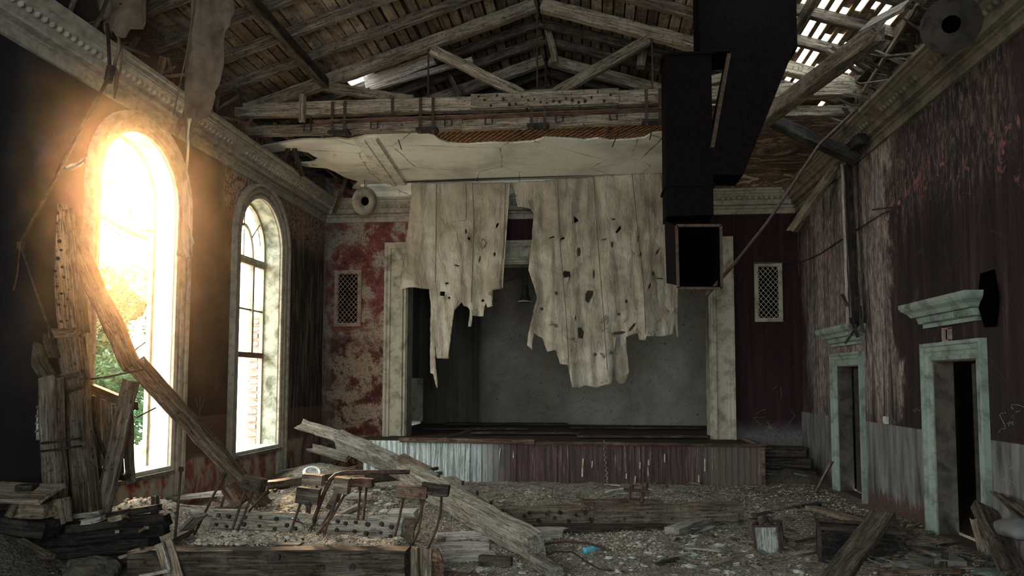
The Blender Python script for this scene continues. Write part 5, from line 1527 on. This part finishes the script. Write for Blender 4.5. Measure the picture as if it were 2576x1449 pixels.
M['dull_plaster'] = plaster('dull_plaster', (.15, .142, .12), (.06, .055, .045), .5, False, 4)
chunk('plaster_slab', [(2262, 1362), (2290, 1352), (2335, 1362), (2400, 1392), (2432, 1412), (2350, 1408), (2318, 1420), (2290, 1408), (2272, 1390)], .07, 'dull_plaster', 'large broken plaster slab in the heap before the near door', 'plaster slab', .16)
chunk('plaster_lump', [(2240, 1402), (2262, 1396), (2282, 1412), (2272, 1428), (2248, 1426)], .09, 'dull_plaster', 'squat plaster lump left of the large plaster slab', 'plaster lump', .10)
chunk('plaster_lump', [(2266, 1428), (2290, 1416), (2312, 1432), (2300, 1444), (2270, 1444)], .07, 'dull_plaster', 'flat plaster lump below the large plaster slab', 'plaster lump', .06)
m = MB(); a_, b_ = at(2418, 1428, Z=.16), at(2552, 1426, Z=.16)
m.sweep([(0, 0), (0, -.07), (.03, -.08), (.03, -.13), (.16, -.15), (.18, 0)], [a_.lerp(b_, k / 8) for k in range(9)], (0, -1, 0), (0, 0, 1))
tag(obj('moulding_stone', m, 'trim_paint', None, False, True), 'greenish length of fallen plaster moulding at the bottom right corner', 'moulding')
lay('edge_batten', (2215, 1440), (2415, 1436), .05, .04, 'wood_red', 'thin brown batten along the bottom edge left of the fallen moulding', 'batten', .05, .05)
beam('near_post', at(2468, 1268, Y=8.5), at(2552, 1440, Y=7.4), .20, .13, 'wood_dark', 'dark splintered post leaning from the near door to the bottom right corner', 'post', up=(0, -1, .4), rag=(.2, .04), jit=.012)
beam('near_post_splinter', at(2452, 1300, Y=8.3), at(2478, 1400, Y=7.9), .08, .05, 'wood', 'thin splinter along the left side of the dark leaning post', 'splinter', up=(0, -1, .4), rag=(.15, .1))
for k, (p, q2) in enumerate([((2495, 1234), (2580, 1312)), ((2510, 1240), (2585, 1296)), ((2535, 1250), (2590, 1290))]):
    beam('wall_lath', at(*p, X=4.36), at(*q2, X=4.0), .05, .02, 'wood_dark', 'dark splintered lath against the wall right of the near door, %s of three' % ('lowest', 'middle', 'uppermost')[k], 'lath', 'laths right of the near door', rag=(.12, .02))


def sack_mat():
    n = NT('grey_sacking'); g = n.noise(None, 5, 6, .6)
    n.bump(g, .6, .02); return n.done(n.ramp(g, [(.3, (.06, .06, .058)), (.7, (.14, .14, .135))]), .7, .3)


M['sack'] = sack_mat()
c = at(2574, 1332, Y=7.45); vs = []; fs = []
for i in range(9):
    th = math.pi * i / 8
    for k in range(16):
        ph = 2 * math.pi * k / 16; rr = 1 + .22 * mnoise.noise((math.cos(ph) * 2, math.sin(ph) * 2, i * .5))
        vs.append(c + Vector((.22 * rr * math.sin(th) * math.cos(ph), .24 * rr * math.sin(th) * math.sin(ph), .10 * math.cos(th) * rr)))
for i in range(8):
    for k in range(16):
        k2 = (k + 1) % 16; fs.append((i * 16 + k, (i + 1) * 16 + k, (i + 1) * 16 + k2, i * 16 + k2))
tag(obj('grey_sack', MB().add(vs, fs), 'sack', None, True, True), 'slumped grey sack at the right edge beside the near door', 'sack')

M['boulder'] = plaster('dark_rubble_stone', (.075, .066, .052), (.030, .025, .020), .5, False, 5)
# grey stone block and stones at the left
p = gp(1012, 1308); rot = Matrix.Rotation(.12, 3, 'Z')
m = MB(); bw, bd, bh = .40, .22, .13; c = p + Vector((0, .05, 0))
m.add([c + rot @ Vector(v) for v in [(-bw / 2, -bd / 2, 0), (bw / 2, -bd / 2, 0), (bw / 2, bd / 2, 0), (-bw / 2, bd / 2, 0), (-bw / 2, -bd / 2, bh * .75), (bw / 2 - .05, -bd / 2, bh * .8), (bw / 2 - .01, bd / 2, bh), (-bw / 2 + .02, bd / 2, bh)]],
      [(3, 2, 1, 0), (4, 5, 6, 7), (0, 1, 5, 4), (1, 2, 6, 5), (2, 3, 7, 6), (3, 0, 4, 7)])
tag(obj('stone_block', m, 'stone', None, False, True), 'squared grey stone block lying behind the iron rods', 'stone block')
for (x, y, r, lab, mt) in ((250, 1285, .14, 'grey boulder at the foot of the tall leaning post', 'plaster_mossy'), (300, 1398, .10, 'pale broken stone in the dark hollow at lower left', 'stone'), (225, 1442, .20, 'big dark boulder at the bottom edge, lower left', 'boulder')):
    tag(obj('boulder', MB().stone(gp(x, y, r * .3), r, (1.3, .9, .75)), mt, None, False, True), lab, 'boulder')


# ------------------------------------------------------------------ fallen bolted beams and hanger rods, lower left and middle
root = thing('bolted_beam', 'thick fallen splice beam studded with rows of bolts, behind the gravel', 'beam', gp(780, 1365))
A, B = at(538, 1318, Y=8.75), at(1018, 1342, Y=8.35)
bm = beam('splice_beam', A, B, .16, .34, 'wood_grey', parent=root, jit=.008, rag=(.01, .01), up=(0, .35, 1))
hexbolts(bm, A, B, (0, -1, .35), .34, .16, [(.04, .55), (.04, -.1), (.10, .5), (.10, -.2), (.19, .5), (.19, 0), (.27, .55), (.275, -.05), (.36, .5), (.36, -.2), (.42, .1), (.47, .45), (.47, -.1), (.56, .4), (.62, -.2), (.68, .5), (.68, -.05), (.72, .4), (.77, .5), (.77, -.1), (.83, .4), (.83, -.2), (.90, .45), (.90, -.1), (.95, .3), (.95, -.3)])
beam('left_beam', at(400, 1292, Y=9.1), at(545, 1308, Y=8.85), .16, .30, 'wood_grey', parent=root, jit=.010, rag=(.12, .01), up=(0, .35, 1))
beam('end_block', at(1012, 1335, Y=8.45), at(1050, 1338, Y=8.5), .24, .30, 'wood', parent=root, jit=.015, rag=(.0, .06))

root = thing('foreground_beam', 'massive dark beam along the bottom edge carrying the gravel', 'beam', at(690, 1470, Y=7.05))
A, B = at(335, 1432, Y=6.95), at(1028, 1432, Y=6.95)
fb = beam('main_beam', A, B, .24, .40, 'wood_dark', parent=root, jit=.008, rag=(.05, .01))
for x, y in ((888, 1425), (700, 1400)):
    p = at(x, y, Y=6.83); obj('bolt', MB().tube([p, p + Vector((0, -.04, 0))], .03, 8), 'iron_dark', fb)
beam('top_strip', at(440, 1386, Y=6.9), at(700, 1388, Y=6.9), .10, .03, 'wood', parent=root)
beam('top_strip', at(780, 1388, Y=6.9), at(945, 1392, Y=6.9), .10, .04, 'wood_red', parent=root)
beam('top_strip', at(640, 1372, Y=7.25), at(760, 1374, Y=7.25), .10, .05, 'wood_dark', parent=root)
beam('end_upright', at(1042, 1375, Y=7.1), at(1046, 1500, Y=7.1), .09, .12, 'wood', parent=root, up=(0, -1, 0))
beam('end_upright', at(1072, 1378, Y=7.2), at(1070, 1500, Y=7.2), .12, .06, 'wood', parent=root, up=(0, -1, 0))
lay('squared_offcut', (1085, 1405), (1095, 1440), .17, .22, 'wood_red', 'squared timber offcut standing right of the massive foreground beam', 'offcut')
lay('bracket_scrap', (1092, 1368), (1118, 1362), .06, .10, 'wood', 'small notched wood bracket above the squared offcut', 'bracket', .05, .05)


def hanger(label, block, rods, Y, bs, mat='wood_dark', yaw=0.0, tilt=0.0, group='hanger bolts with wooden blocks'):
    bx, by = block
    c = at(bx, by, Y=Y)
    root = thing('hanger_bolt', label, 'hanger bolt', Vector((c.x, c.y, c.z - .3)), group)
    if bs:
        rt = Matrix.Rotation(tilt, 3, 'Y') @ Matrix.Rotation(yaw, 3, 'Z')
        me = beam_mesh(bs[0], bs[1], bs[2], (.01, .01), .006); me.materials.append(M[mat])
        o = link('block', me, root, c, rt)
    for pp in rods:
        P = []
        for (x, y) in pp:
            yy = Y - .02 - .25 * max(0, (y - by)) / 220.0
            P.append(at(x, y, Y=yy))
        obj('rod', MB().tube(P, .0145, 7), 'iron', root, True)
        obj('nut', MB().tube([P[0] + Vector((0, 0, .0)), P[0] + (P[0] - P[1]).normalized() * .05], .028, 6), 'iron_dark', root)


hanger('long thin upright rod standing left of all the block topped rods', (455, 1190), [[(455, 1186), (448, 1270), (440, 1356)]], 7.9, None)
hanger('rod with a reddish tilted block against the foot of the snapped beam', (592, 1246), [[(562, 1200), (540, 1240), (488, 1346)], [(572, 1232), (562, 1254), (556, 1275)]], 8.2, (.26, .14, .16), 'wood_red', 0, .9)
hanger('pair of slanting rods under a grey block, leftmost of the big blocks', (640, 1216), [[(621, 1222), (585, 1330), (542, 1460)], [(641, 1227), (608, 1310), (580, 1374)]], 7.9, (.24, .14, .15), 'wood_dark', -.1, .22)
hanger('single short slanting rod beside the foot of the snapped beam', (668, 1242), [[(668, 1243), (648, 1262), (626, 1286)]], 8.4, None)
hanger('rod under a dark notched block, left of the bent pipe', (776, 1247), [[(757, 1262), (740, 1312), (723, 1362)], [(772, 1270), (772, 1290)], [(780, 1272), (778, 1292)]], 7.9, (.25, .13, .17), 'wood_dark', .15, .12)
hanger('small grey block behind the dark notched block', (789, 1207), [[(797, 1222), (796, 1240)]], 8.3, (.24, .14, .12), 'wood', .05, .05)
hanger('two long slanting rods meeting under a pale square block', (862, 1220), [[(853, 1238), (820, 1330), (774, 1462)], [(866, 1246), (835, 1300), (800, 1340), (788, 1372)]], 7.9, (.17, .15, .17), 'wood', 0, .08)
hanger('slanting rod leaning just left of the pale square block', (842, 1255), [[(846, 1262), (812, 1318), (795, 1372)]], 8.1, (.09, .07, .25), 'wood', 0, .5)
hanger('bar shaped block on two thin straight rods, right of the pale square block', (910, 1214), [[(906, 1232), (903, 1270), (900, 1308)], [(922, 1225), (918, 1262), (914, 1308)]], 8.4, (.28, .12, .10), 'wood_red', 0, .0)
hanger('long block on bent rods in front of the squared grey stone', (1037, 1236), [[(1015, 1250), (1003, 1310), (987, 1372)], [(1058, 1252), (1060, 1290), (1053, 1335), (1025, 1398)], [(1068, 1250), (1058, 1290), (1045, 1322)]], 7.9, (.34, .15, .13), 'wood_red', .08, .03)
hanger('dark thin block on one bent rod, rightmost of the hanger rods', (1096, 1231), [[(1111, 1245), (1108, 1290), (1098, 1330), (1080, 1372), (1070, 1392)]], 7.9, (.30, .12, .12), 'wood_dark', .0, .12)

m = MB().tube([at(1030, 1187, Y=8.3), at(960, 1188, Y=8.3), at(868, 1189, Y=8.3), at(846, 1194, Y=8.3), at(832, 1206, Y=8.3), at(815, 1240, Y=8.25), at(796, 1290, Y=8.15), at(790, 1310, Y=8.1)], .026, 9)
tag(obj('bent_pipe', m, 'iron', None, True, True), 'bent iron pipe with a level upper arm, above the bolted beam', 'pipe')
m = MB()
for k in range(12):
    c = at(770 + R(-14, 22), 1325 + R(-8, 18), Y=8.05); m.tube([c, c + Vector((R(-.1, .1), R(-.05, .05), R(.02, .18))), c + Vector((R(-.2, .2), R(-.05, .05), R(-.08, .1)))], .004, 4)
tag(obj('wire_tangle', m, 'iron_dark', None, True, True), 'wiry dark tangle hanging over the bolted beam', 'wire tangle')

PL = [((312, 1262), (600, 1238), .26, .06, 'wood_pale', 'long pale board stretching from the tall post to the snapped beam', .12, .22),
      ((560, 1290), (680, 1300), .10, .05, 'wood_pale', 'pale board end showing just above the bolted beam', .2, .2),
      ((655, 1222), (845, 1196), .22, .12, 'wood', 'grey brown plank lying level behind the dark notched block', .1, .12),
      ((900, 1206), (1010, 1198), .20, .14, 'wood', 'brown timber lying under the raised timber', .1, .1),
      ((860, 1250), (935, 1246), .14, .07, 'wood_pale', 'short pale plank behind the bar shaped block', .02, .02),
      ((845, 1300), (912, 1268), .07, .05, 'wood_pale', 'pale twin slat lying aslant behind the bolted beam', .02, .02),
      ((366, 1385), (470, 1332), .22, .05, 'wood_grey', 'greenish grey board rising to the left end of the bolted beam', .06, .10),
      ((464, 1332), (505, 1292), .16, .04, 'wood_grey', 'grey board standing on edge by the long thin rod', .25, .3),
      ((318, 1278), (385, 1258), .26, .05, 'wood_grey', 'broad grey board lying near the upright stub, left middle', .16, .22),
      ((270, 1362), (368, 1360), .05, .04, 'wood', 'thin bottom stick of the small lath frame, left of the greenish board', .02, .02),
      ((330, 1355), (368, 1328), .04, .03, 'wood', 'slanting stick of the small lath frame, middle', .04, .10),
      ((345, 1362), (394, 1330), .04, .03, 'wood', 'slanting stick of the small lath frame, right', .04, .10),
      ((292, 1336), (332, 1352), .04, .03, 'wood_pale', 'pale stick of the small lath frame, left', .05, .05)]
for (p, q2, w_, h_, mt, lab, za, zb) in PL:
    lay('board' if w_ > .13 and h_ < .08 else 'timber', p, q2, w_, h_, mt, lab, 'board' if h_ < .08 else 'timber', za, zb, rag=(.03, .04))
beam('upright_stub', at(389, 1296, Y=8.2), at(392, 1244, Y=8.2), .07, .07, 'wood_dark', 'short dark upright stub beside the broad grey board', 'stub', up=(0, -1, 0), rag=(.01, .03))
beam('standing_block', at(160, 1318, Y=7.3), at(152, 1252, Y=7.3), .13, .12, 'wood', 'grey block standing on end left of the posts, lower left', 'block', up=(0, -1, 0))
STK = [((150, 1318), 7.55, (408, 1274), 7.75, .09, .07, 'wood_black', 'dark pole-like beam on the left stack of timbers, topmost', 'timber'),
       ((60, 1346), 7.40, (430, 1306), 7.65, .20, .13, 'wood_black', 'dark heavy beam in the left stack, second from the top', 'timber'),
       ((-20, 1372), 7.30, (425, 1330), 7.55, .22, .12, 'wood_black', 'dark heavy beam in the left stack, third from the top', 'timber'),
       ((-20, 1400), 7.42, (395, 1360), 7.60, .24, .16, 'wood_black', 'dark heavy beam in the left stack, fourth from the top', 'timber'),
       ((-20, 1440), 7.45, (400, 1402), 7.60, .26, .18, 'wood_black', 'dark heavy beam in the left stack, lowest', 'timber'),
       ((205, 1313), 7.42, (265, 1304), 7.46, .12, .05, 'wood_pale', 'short pale plank on top of the left stack', 'board'),
       ((188, 1296), 7.60, (262, 1290), 7.60, .10, .05, 'wood_grey', 'short grey plank behind the short pale one on the left stack', 'board'),
       ((275, 1306), 7.50, (318, 1299), 7.50, .10, .06, 'wood', 'short brown plank on the left stack, right of the pale one', 'board'),
       ((70, 1312), 7.30, (142, 1308), 7.30, .14, .05, 'wood', 'short grey offcut left of the standing block, lower left', 'offcut'),
       ((62, 1326), 7.28, (66, 1346), 7.26, .03, .02, 'wood', 'thin upright slip of wood against the left stack', 'slip'),
       ((45, 1283), 7.15, (132, 1281), 7.15, .22, .15, 'wood', 'rounded grey timber under the flat slab at the left edge', 'timber'),
       ((-40, 1306), 7.15, (140, 1330), 7.15, .30, .16, 'wood_black', 'dark timber beneath the rounded grey timber at the left edge', 'timber'),
       ((-30, 1238), 7.12, (136, 1242), 7.08, .36, .05, 'wood', 'flat pale slab at the left edge with a small block on it', 'slab')]
for (p, ya, q2, yb, w_, h_, mt, lab, ct) in STK:
    beam('flat_slab' if ct == 'slab' else 'stacked_' + ct, at(*p, Y=ya), at(*q2, Y=yb), w_, h_, mt, lab, ct, up=(0, -.35, 1) if ct == 'slab' else (0, 0, 1), rag=(.03, .05), jit=.010)
p = at(68, 1226, Y=7.1); tag(obj('small_block', MB().box(p, (.16, .14, .06), Matrix.Rotation(.2, 3, 'Z')), 'wood_dark', None, False, True), 'small dark block lying on the flat slab at the left edge', 'block')
beam('leaning_stick', at(50, 1248, Y=7.1), at(18, 1302, Y=6.9), .05, .05, 'wood', 'pale stick slanting down below the flat slab at the left edge', 'stick', up=(0, -1, 0))
root = thing('box_frame', 'open wooden frame of thin battens at bottom left with a broad side board', 'frame', at(420, 1449, Y=6.9))
beam('side_board', at(412, 1362, Y=6.85), at(440, 1462, Y=6.75), .17, .03, 'wood', parent=root, up=(.2, -1, 0))
beam('frame_batten', at(300, 1404, Y=6.85), at(408, 1372, Y=6.85), .03, .03, 'wood', parent=root)
beam('frame_batten', at(408, 1372, Y=6.78), at(428, 1436, Y=6.72), .02, .03, 'wood_pale', parent=root, up=(0, -1, 0))
beam('frame_batten', at(350, 1450, Y=6.8), at(428, 1434, Y=6.72), .03, .03, 'wood_pale', parent=root)

# pale dish and light wood chips below the far window
p = gp(785, 1196, .10); root = thing('enamel_dish', 'shiny white enamel dish lying on the pale wood scraps below the far window', 'dish', p)
def white_mat():
    n = NT('white_enamel'); return n.done((.72, .74, .74), .25, .5)
M['enamel'] = white_mat()
obj('bowl', MB().lathe([(.0, .0), (.10, .0), (.16, .06), (.18, .065), (.16, .075), (.10, .012), (0, .012)], p, (.3, -.5, .8), 28), 'enamel', root, True)
obj('ring', MB().lathe([(.11, .07), (.15, .08), (.15, .10), (.11, .09)], p, (.3, -.5, .8), 28, True), 'enamel', root, True)


# ------------------------------------------------------------------ scattered scraps, each a piece of its own
def scatter(n, region, make, group, label, cat):
    for k in range(n):
        x, y = region(); make(x, y, k, label, cat, group)


def quad(p):                                    # a random ground pixel inside a four-sided area of the floor
    (x0, y0), (x1, y1), (x2, y2), (x3, y3) = p
    def f():
        u, v = R(0, 1), R(0, 1)
        return ((1 - v) * ((1 - u) * x0 + u * x1) + v * ((1 - u) * x3 + u * x2), (1 - v) * ((1 - u) * y0 + u * y1) + v * ((1 - u) * y3 + u * y2))
    return f


def wscrap(mats, l=(.12, .5)):
    def mk(x, y, k, lab, cat, grp):
        c = gp(x, y); a = R(0, 3.14); L = R(*l); w_ = R(.02, .07); h_ = R(.012, .03)
        d = Vector((math.cos(a), math.sin(a), R(-.12, .18))) * L / 2
        c = c + Vector((0, 0, h_ / 2 + abs(d.z) * .8 + R(0, .03)))
        beam('wood_scrap', c - d, c + d, w_, h_, random.choice(mats), lab, cat, grp, rag=(.04, .05), jit=.004)
    return mk


def pscrap(mat, r=(.02, .065)):
    def mk(x, y, k, lab, cat, grp):
        rr = R(*r); c = gp(x, y, rr * .25)
        tag(obj('plaster_chunk', MB().rock(c, rr, k, (1.4, 1.0, .5)), mat, None, False, True), lab, cat, grp)
    return mk


scatter(44, quad([(1700, 1345), (2040, 1300), (2060, 1440), (1650, 1445)]), wscrap(['wood', 'wood_dark', 'wood_grey']), 'wood scraps around the tin', 'splintered wood scrap in the litter around the square tin', 'wood scrap')
scatter(24, quad([(1700, 1340), (1890, 1330), (2050, 1440), (1720, 1440)]), pscrap('stone'), 'plaster chunks around the tin', 'pale plaster chunk in the litter left of the rusty box', 'plaster chunk')
scatter(46, quad([(2080, 1290), (2320, 1320), (2440, 1440), (2210, 1430)]), wscrap(['wood_dark', 'wood', 'wood_dark'], (.2, .7)), 'wood scraps in the right heap', 'broken wood scrap in the dark heap before the near door', 'wood scrap')
scatter(18, quad([(2200, 1300), (2340, 1325), (2420, 1440), (2240, 1440)]), pscrap('dull_plaster', (.04, .11)), 'plaster chunks in the right heap', 'dull plaster chunk in the dark heap before the near door', 'plaster chunk')
scatter(22, quad([(690, 1185), (880, 1180), (960, 1215), (660, 1225)]), wscrap(['wood_pale', 'wood', 'wood_pale'], (.12, .45)), 'pale scraps below the far window', 'pale wood scrap in the light heap below the far window', 'wood scrap')
scatter(16, quad([(860, 1240), (1000, 1230), (1010, 1290), (900, 1300)]), pscrap('stone', (.03, .08)), 'plaster chunks behind the bolted beam', 'pale plaster chunk behind the bolted beam, left of the squared stone', 'plaster chunk')
scatter(34, quad([(1120, 1215), (1900, 1222), (1880, 1262), (1200, 1270)]), wscrap(['wood_grey', 'wood', 'wood_pale'], (.15, .6)), 'splinters before the stage', 'thin wood splinter on the floor between stage and spliced beam', 'wood splinter')
scatter(14, quad([(1925, 1150), (2030, 1160), (2040, 1225), (1930, 1225)]), wscrap(['wood_dark', 'wood_grey'], (.2, .6)), 'scraps on the side steps', 'dark wood scrap heaped on the steps right of the stage', 'wood scrap')
scatter(18, quad([(150, 1330), (400, 1320), (380, 1445), (20, 1445)]), wscrap(['wood_dark', 'wood'], (.2, .6)), 'scraps in the left hollow', 'dark wood scrap in the hollow at the lower left', 'wood scrap')
scatter(14, quad([(10, 1400), (300, 1380), (320, 1449), (10, 1449)]), pscrap('boulder', (.04, .10)), 'chunks in the left hollow', 'dark plaster chunk in the hollow at the lower left', 'plaster chunk')
scatter(16, quad([(1080, 1395), (1330, 1420), (1700, 1440), (1100, 1446)]), pscrap('stone', (.02, .05)), 'chips at the bottom edge', 'small plaster chip on the dirt at the bottom edge, centre', 'plaster chip')
scatter(16, quad([(1360, 1345), (1700, 1340), (1650, 1440), (1420, 1420)]), pscrap('stone', (.015, .045)), 'chips around the blue bottle', 'small pale chip on the bare dirt around the blue bottle', 'plaster chip')
# laths and rags left along the edge of the fallen ceiling, above the left cornice
for k in range(26):
    y = R(7.6, 12.0); x = R(-6.2, -5.9); z = 6.15
    a_ = Vector((x, y, z)); b_ = a_ + Vector((R(.0, .6), R(-.7, .7), R(.05, .50)))
    beam('lath_end', a_, b_, R(.03, .10), R(.012, .03), random.choice(['wood_dark', 'wood_red', 'wood_dark']), 'loose dark lath in the torn ceiling edge above the left cornice', 'lath', 'laths above the left cornice', rag=(.05, .08))
for k in range(26):
    y = R(8.6, 13.0); x = R(4.1, 4.4); z = 6.15
    a_ = Vector((x, y, z)); b_ = a_ + Vector((R(-.65, .0), R(-.5, .5), R(.05, .45)))
    beam('lath_end', a_, b_, R(.03, .09), R(.012, .03), random.choice(['wood_dark', 'wood_dark', 'wood_grey']), 'loose dark lath in the torn ceiling edge above the right cornice', 'lath', 'laths above the right cornice', rag=(.05, .08))
# loose pieces dangling at the broken left end of the plaster ceiling
for (p, q2, Y, lab) in (((728, 366), (712, 408), 13.3, 'left'), ((738, 366), (760, 445), 13.3, 'middle'), ((872, 446), (838, 540), 15.8, 'right')):
    beam('dangling_strip', at(*p, Y=Y), at(*q2, Y=Y), .09, .02, 'wood_dark', 'ragged strip dangling from the broken left end of the plaster ceiling, %s of three' % lab, 'strip', 'strips at the left end of the ceiling', up=(0, -1, 0), rag=(.02, .12))

# ------------------------------------------------------------------ gravel and fine litter, too much to count
mb = MB(); mb2 = MB(); mb3 = MB()
zones = [(7000, (-4.1, -1.8, 7.0, 8.2), .006, .014), (8500, (-3.2, 1.6, 8.6, 13.8), .006, .013), (4200, (-2.0, 4.2, 7.4, 11.5), .005, .012), (2200, (1.0, 4.2, 11.0, 14.5), .006, .012), (1300, (-5.9, -3.0, 8.5, 13.5), .008, .024)]
for n, (x0, x1, y0, y1), r0, r1 in zones:
    for k in range(n):
        x, y = R(x0, x1), R(y0, y1); r = R(r0, r1) * (1 if random.random() < .95 else 2.2)
        (mb if random.random() < .9 else mb2).rock((x, y, gz(x, y) + .012 + r * .2), r, k, (1.2, 1, .7))
tag(obj('gravel', mb, plaster('grey_gravel', (.44, .39, .31), (.13, .105, .078), .5, False, 9)), 'fine grey brown gravel strewn over the whole floor', 'gravel', None, 'stuff')
tag(obj('plaster_crumbs', mb2, 'stone'), 'pale plaster crumbs strewn among the gravel', 'crumbs', None, 'stuff')
zones = [(900, (-2.5, 3.2, 11.6, 14.5)), (900, (.6, 4.2, 7.6, 11.4)), (260, (-5.5, -2.6, 9.5, 13.6)), (300, (-3.8, .6, 7.2, 9.0))]
for n, (x0, x1, y0, y1) in zones:
    for k in range(n):
        x, y = R(x0, x1), R(y0, y1); a = R(0, 3.14); L = R(.03, .16); z = gz(x, y) + .022
        d = Vector((math.cos(a), math.sin(a), R(-.2, .25))) * L
        mb3.bar(Vector((x, y, z)) - d, Vector((x, y, z + .01)) + d, R(.004, .013), R(.003, .008))
tag(obj('splinter_litter', mb3, 'wood_grey'), 'fine litter of splinters and straw over the floor', 'splinters', None, 'stuff')

# ------------------------------------------------------------------ outside
mb = MB(); mb.box((-40, 20, -.6), (66, 90, .2)); struct('ground_outside', mb, 'stone')


def leaf_mat():
    n = NT('tree_leaves'); r = n.noise(None, 3.0, 3, .6)
    m = n.done(n.ramp(r, [(.35, (.016, .045, .018)), (.65, (.05, .10, .042))]), .6, .2)
    tr = n.t.nodes.new('ShaderNodeBsdfTranslucent'); tr.inputs['Color'].default_value = (.05, .10, .035, 1)
    ad = n.t.nodes.new('ShaderNodeMixShader'); ad.inputs[0].default_value = .3
    n.t.links.new(n.p.outputs[0], ad.inputs[1]); n.t.links.new(tr.outputs[0], ad.inputs[2]); n.t.links.new(ad.outputs[0], n.o.inputs[0])
    return m


M['leaf'] = leaf_mat()


def tree(label, base, top, rad, n):
    root = thing('leafy_tree', label, 'tree', base)
    bx, by, bz = base
    m = MB().tube([(bx, by, bz), (bx + .1, by, bz + (top - bz) * .5), (bx, by, bz + (top - bz) * .85)], [.18, .13, .04], 8)
    blobs = []
    for k in range(26):
        a = R(0, 6.28); rr = rad * math.sqrt(R(0, 1)); z = bz + .4 + (top - bz - .6) * R(.0, 1) ** .8
        rr *= 1.05 - .6 * max(0, (z - bz) / (top - bz) - .45)
        c = Vector((bx + rr * math.cos(a), by + rr * math.sin(a), z)); blobs.append((c, R(.40, .8)))
        m.tube([(bx, by, bz + (z - bz) * .6), (c.x, c.y, c.z)], [.05, .015], 5)
    obj('trunk', m, 'wood_dark', root)
    lv = MB()
    for k in range(n):
        c, r = random.choice(blobs)
        d = Vector((R(-1, 1), R(-1, 1), R(-1, 1)))
        while d.length > 1: d = Vector((R(-1, 1), R(-1, 1), R(-1, 1)))
        p = c + d.normalized() * r * (d.length ** .5); s = R(.06, .12)
        u = Vector((R(-1, 1), R(-1, 1), R(-.6, .6))).normalized(); v = u.orthogonal().normalized()
        lv.add([p - u * s, p + v * s * .45, p + u * s, p - v * s * .45], [(0, 1, 2, 3)])
    obj('foliage', lv, 'leaf', root)


tree('leafy green tree outside, seen through the near window', (-15.7, 22.0, -.5), 5.6, 2.1, 15000)
tree('lower leafy bush outside, in front of the tree beyond the near window', (-13.9, 19.6, -.5), 2.4, 1.4, 7000)

# ------------------------------------------------------------------ warm haze added to imitate the sun's bloom at the near window
def haze_mat():
    m = bpy.data.materials.new('glow_haze'); m.use_nodes = True; t = m.node_tree; t.nodes.clear()
    o = t.nodes.new('ShaderNodeOutputMaterial'); v = t.nodes.new('ShaderNodeVolumeScatter')
    v.inputs['Color'].default_value = (1.0, .66, .40, 1); tc2 = t.nodes.new('ShaderNodeTexCoord'); sx = t.nodes.new('ShaderNodeSeparateXYZ'); mr = t.nodes.new('ShaderNodeMapRange'); mr.interpolation_type = 'SMOOTHERSTEP'
    t.links.new(tc2.outputs['Object'], sx.inputs[0]); t.links.new(sx.outputs[2], mr.inputs[0])      # thinned toward the floor to keep the glow high
    for i, x in ((1, .8), (2, 4.6), (3, 0), (4, .0054)): mr.inputs[i].default_value = x
    t.links.new(mr.outputs[0], v.inputs['Density']); v.inputs['Anisotropy'].default_value = .855
    t.links.new(v.outputs[0], o.inputs['Volume']); return m


if 1:
    fp = [(-6.2, 8.3), (-2.9, 3.3), (-1.9, 4.6), (-6.2, 10.8)]
    mb = MB(); mb.add([(x, y, z) for z in (.8, 6.4) for x, y in fp], [(3, 2, 1, 0), (4, 5, 6, 7)] + [(k, (k + 1) % 4, 4 + (k + 1) % 4, 4 + k) for k in range(4)])
    hz = obj('glow_haze', mb, haze_mat()); tag(hz, 'warm haze added for the sun glow in front of the near window', 'haze', None, 'stuff')
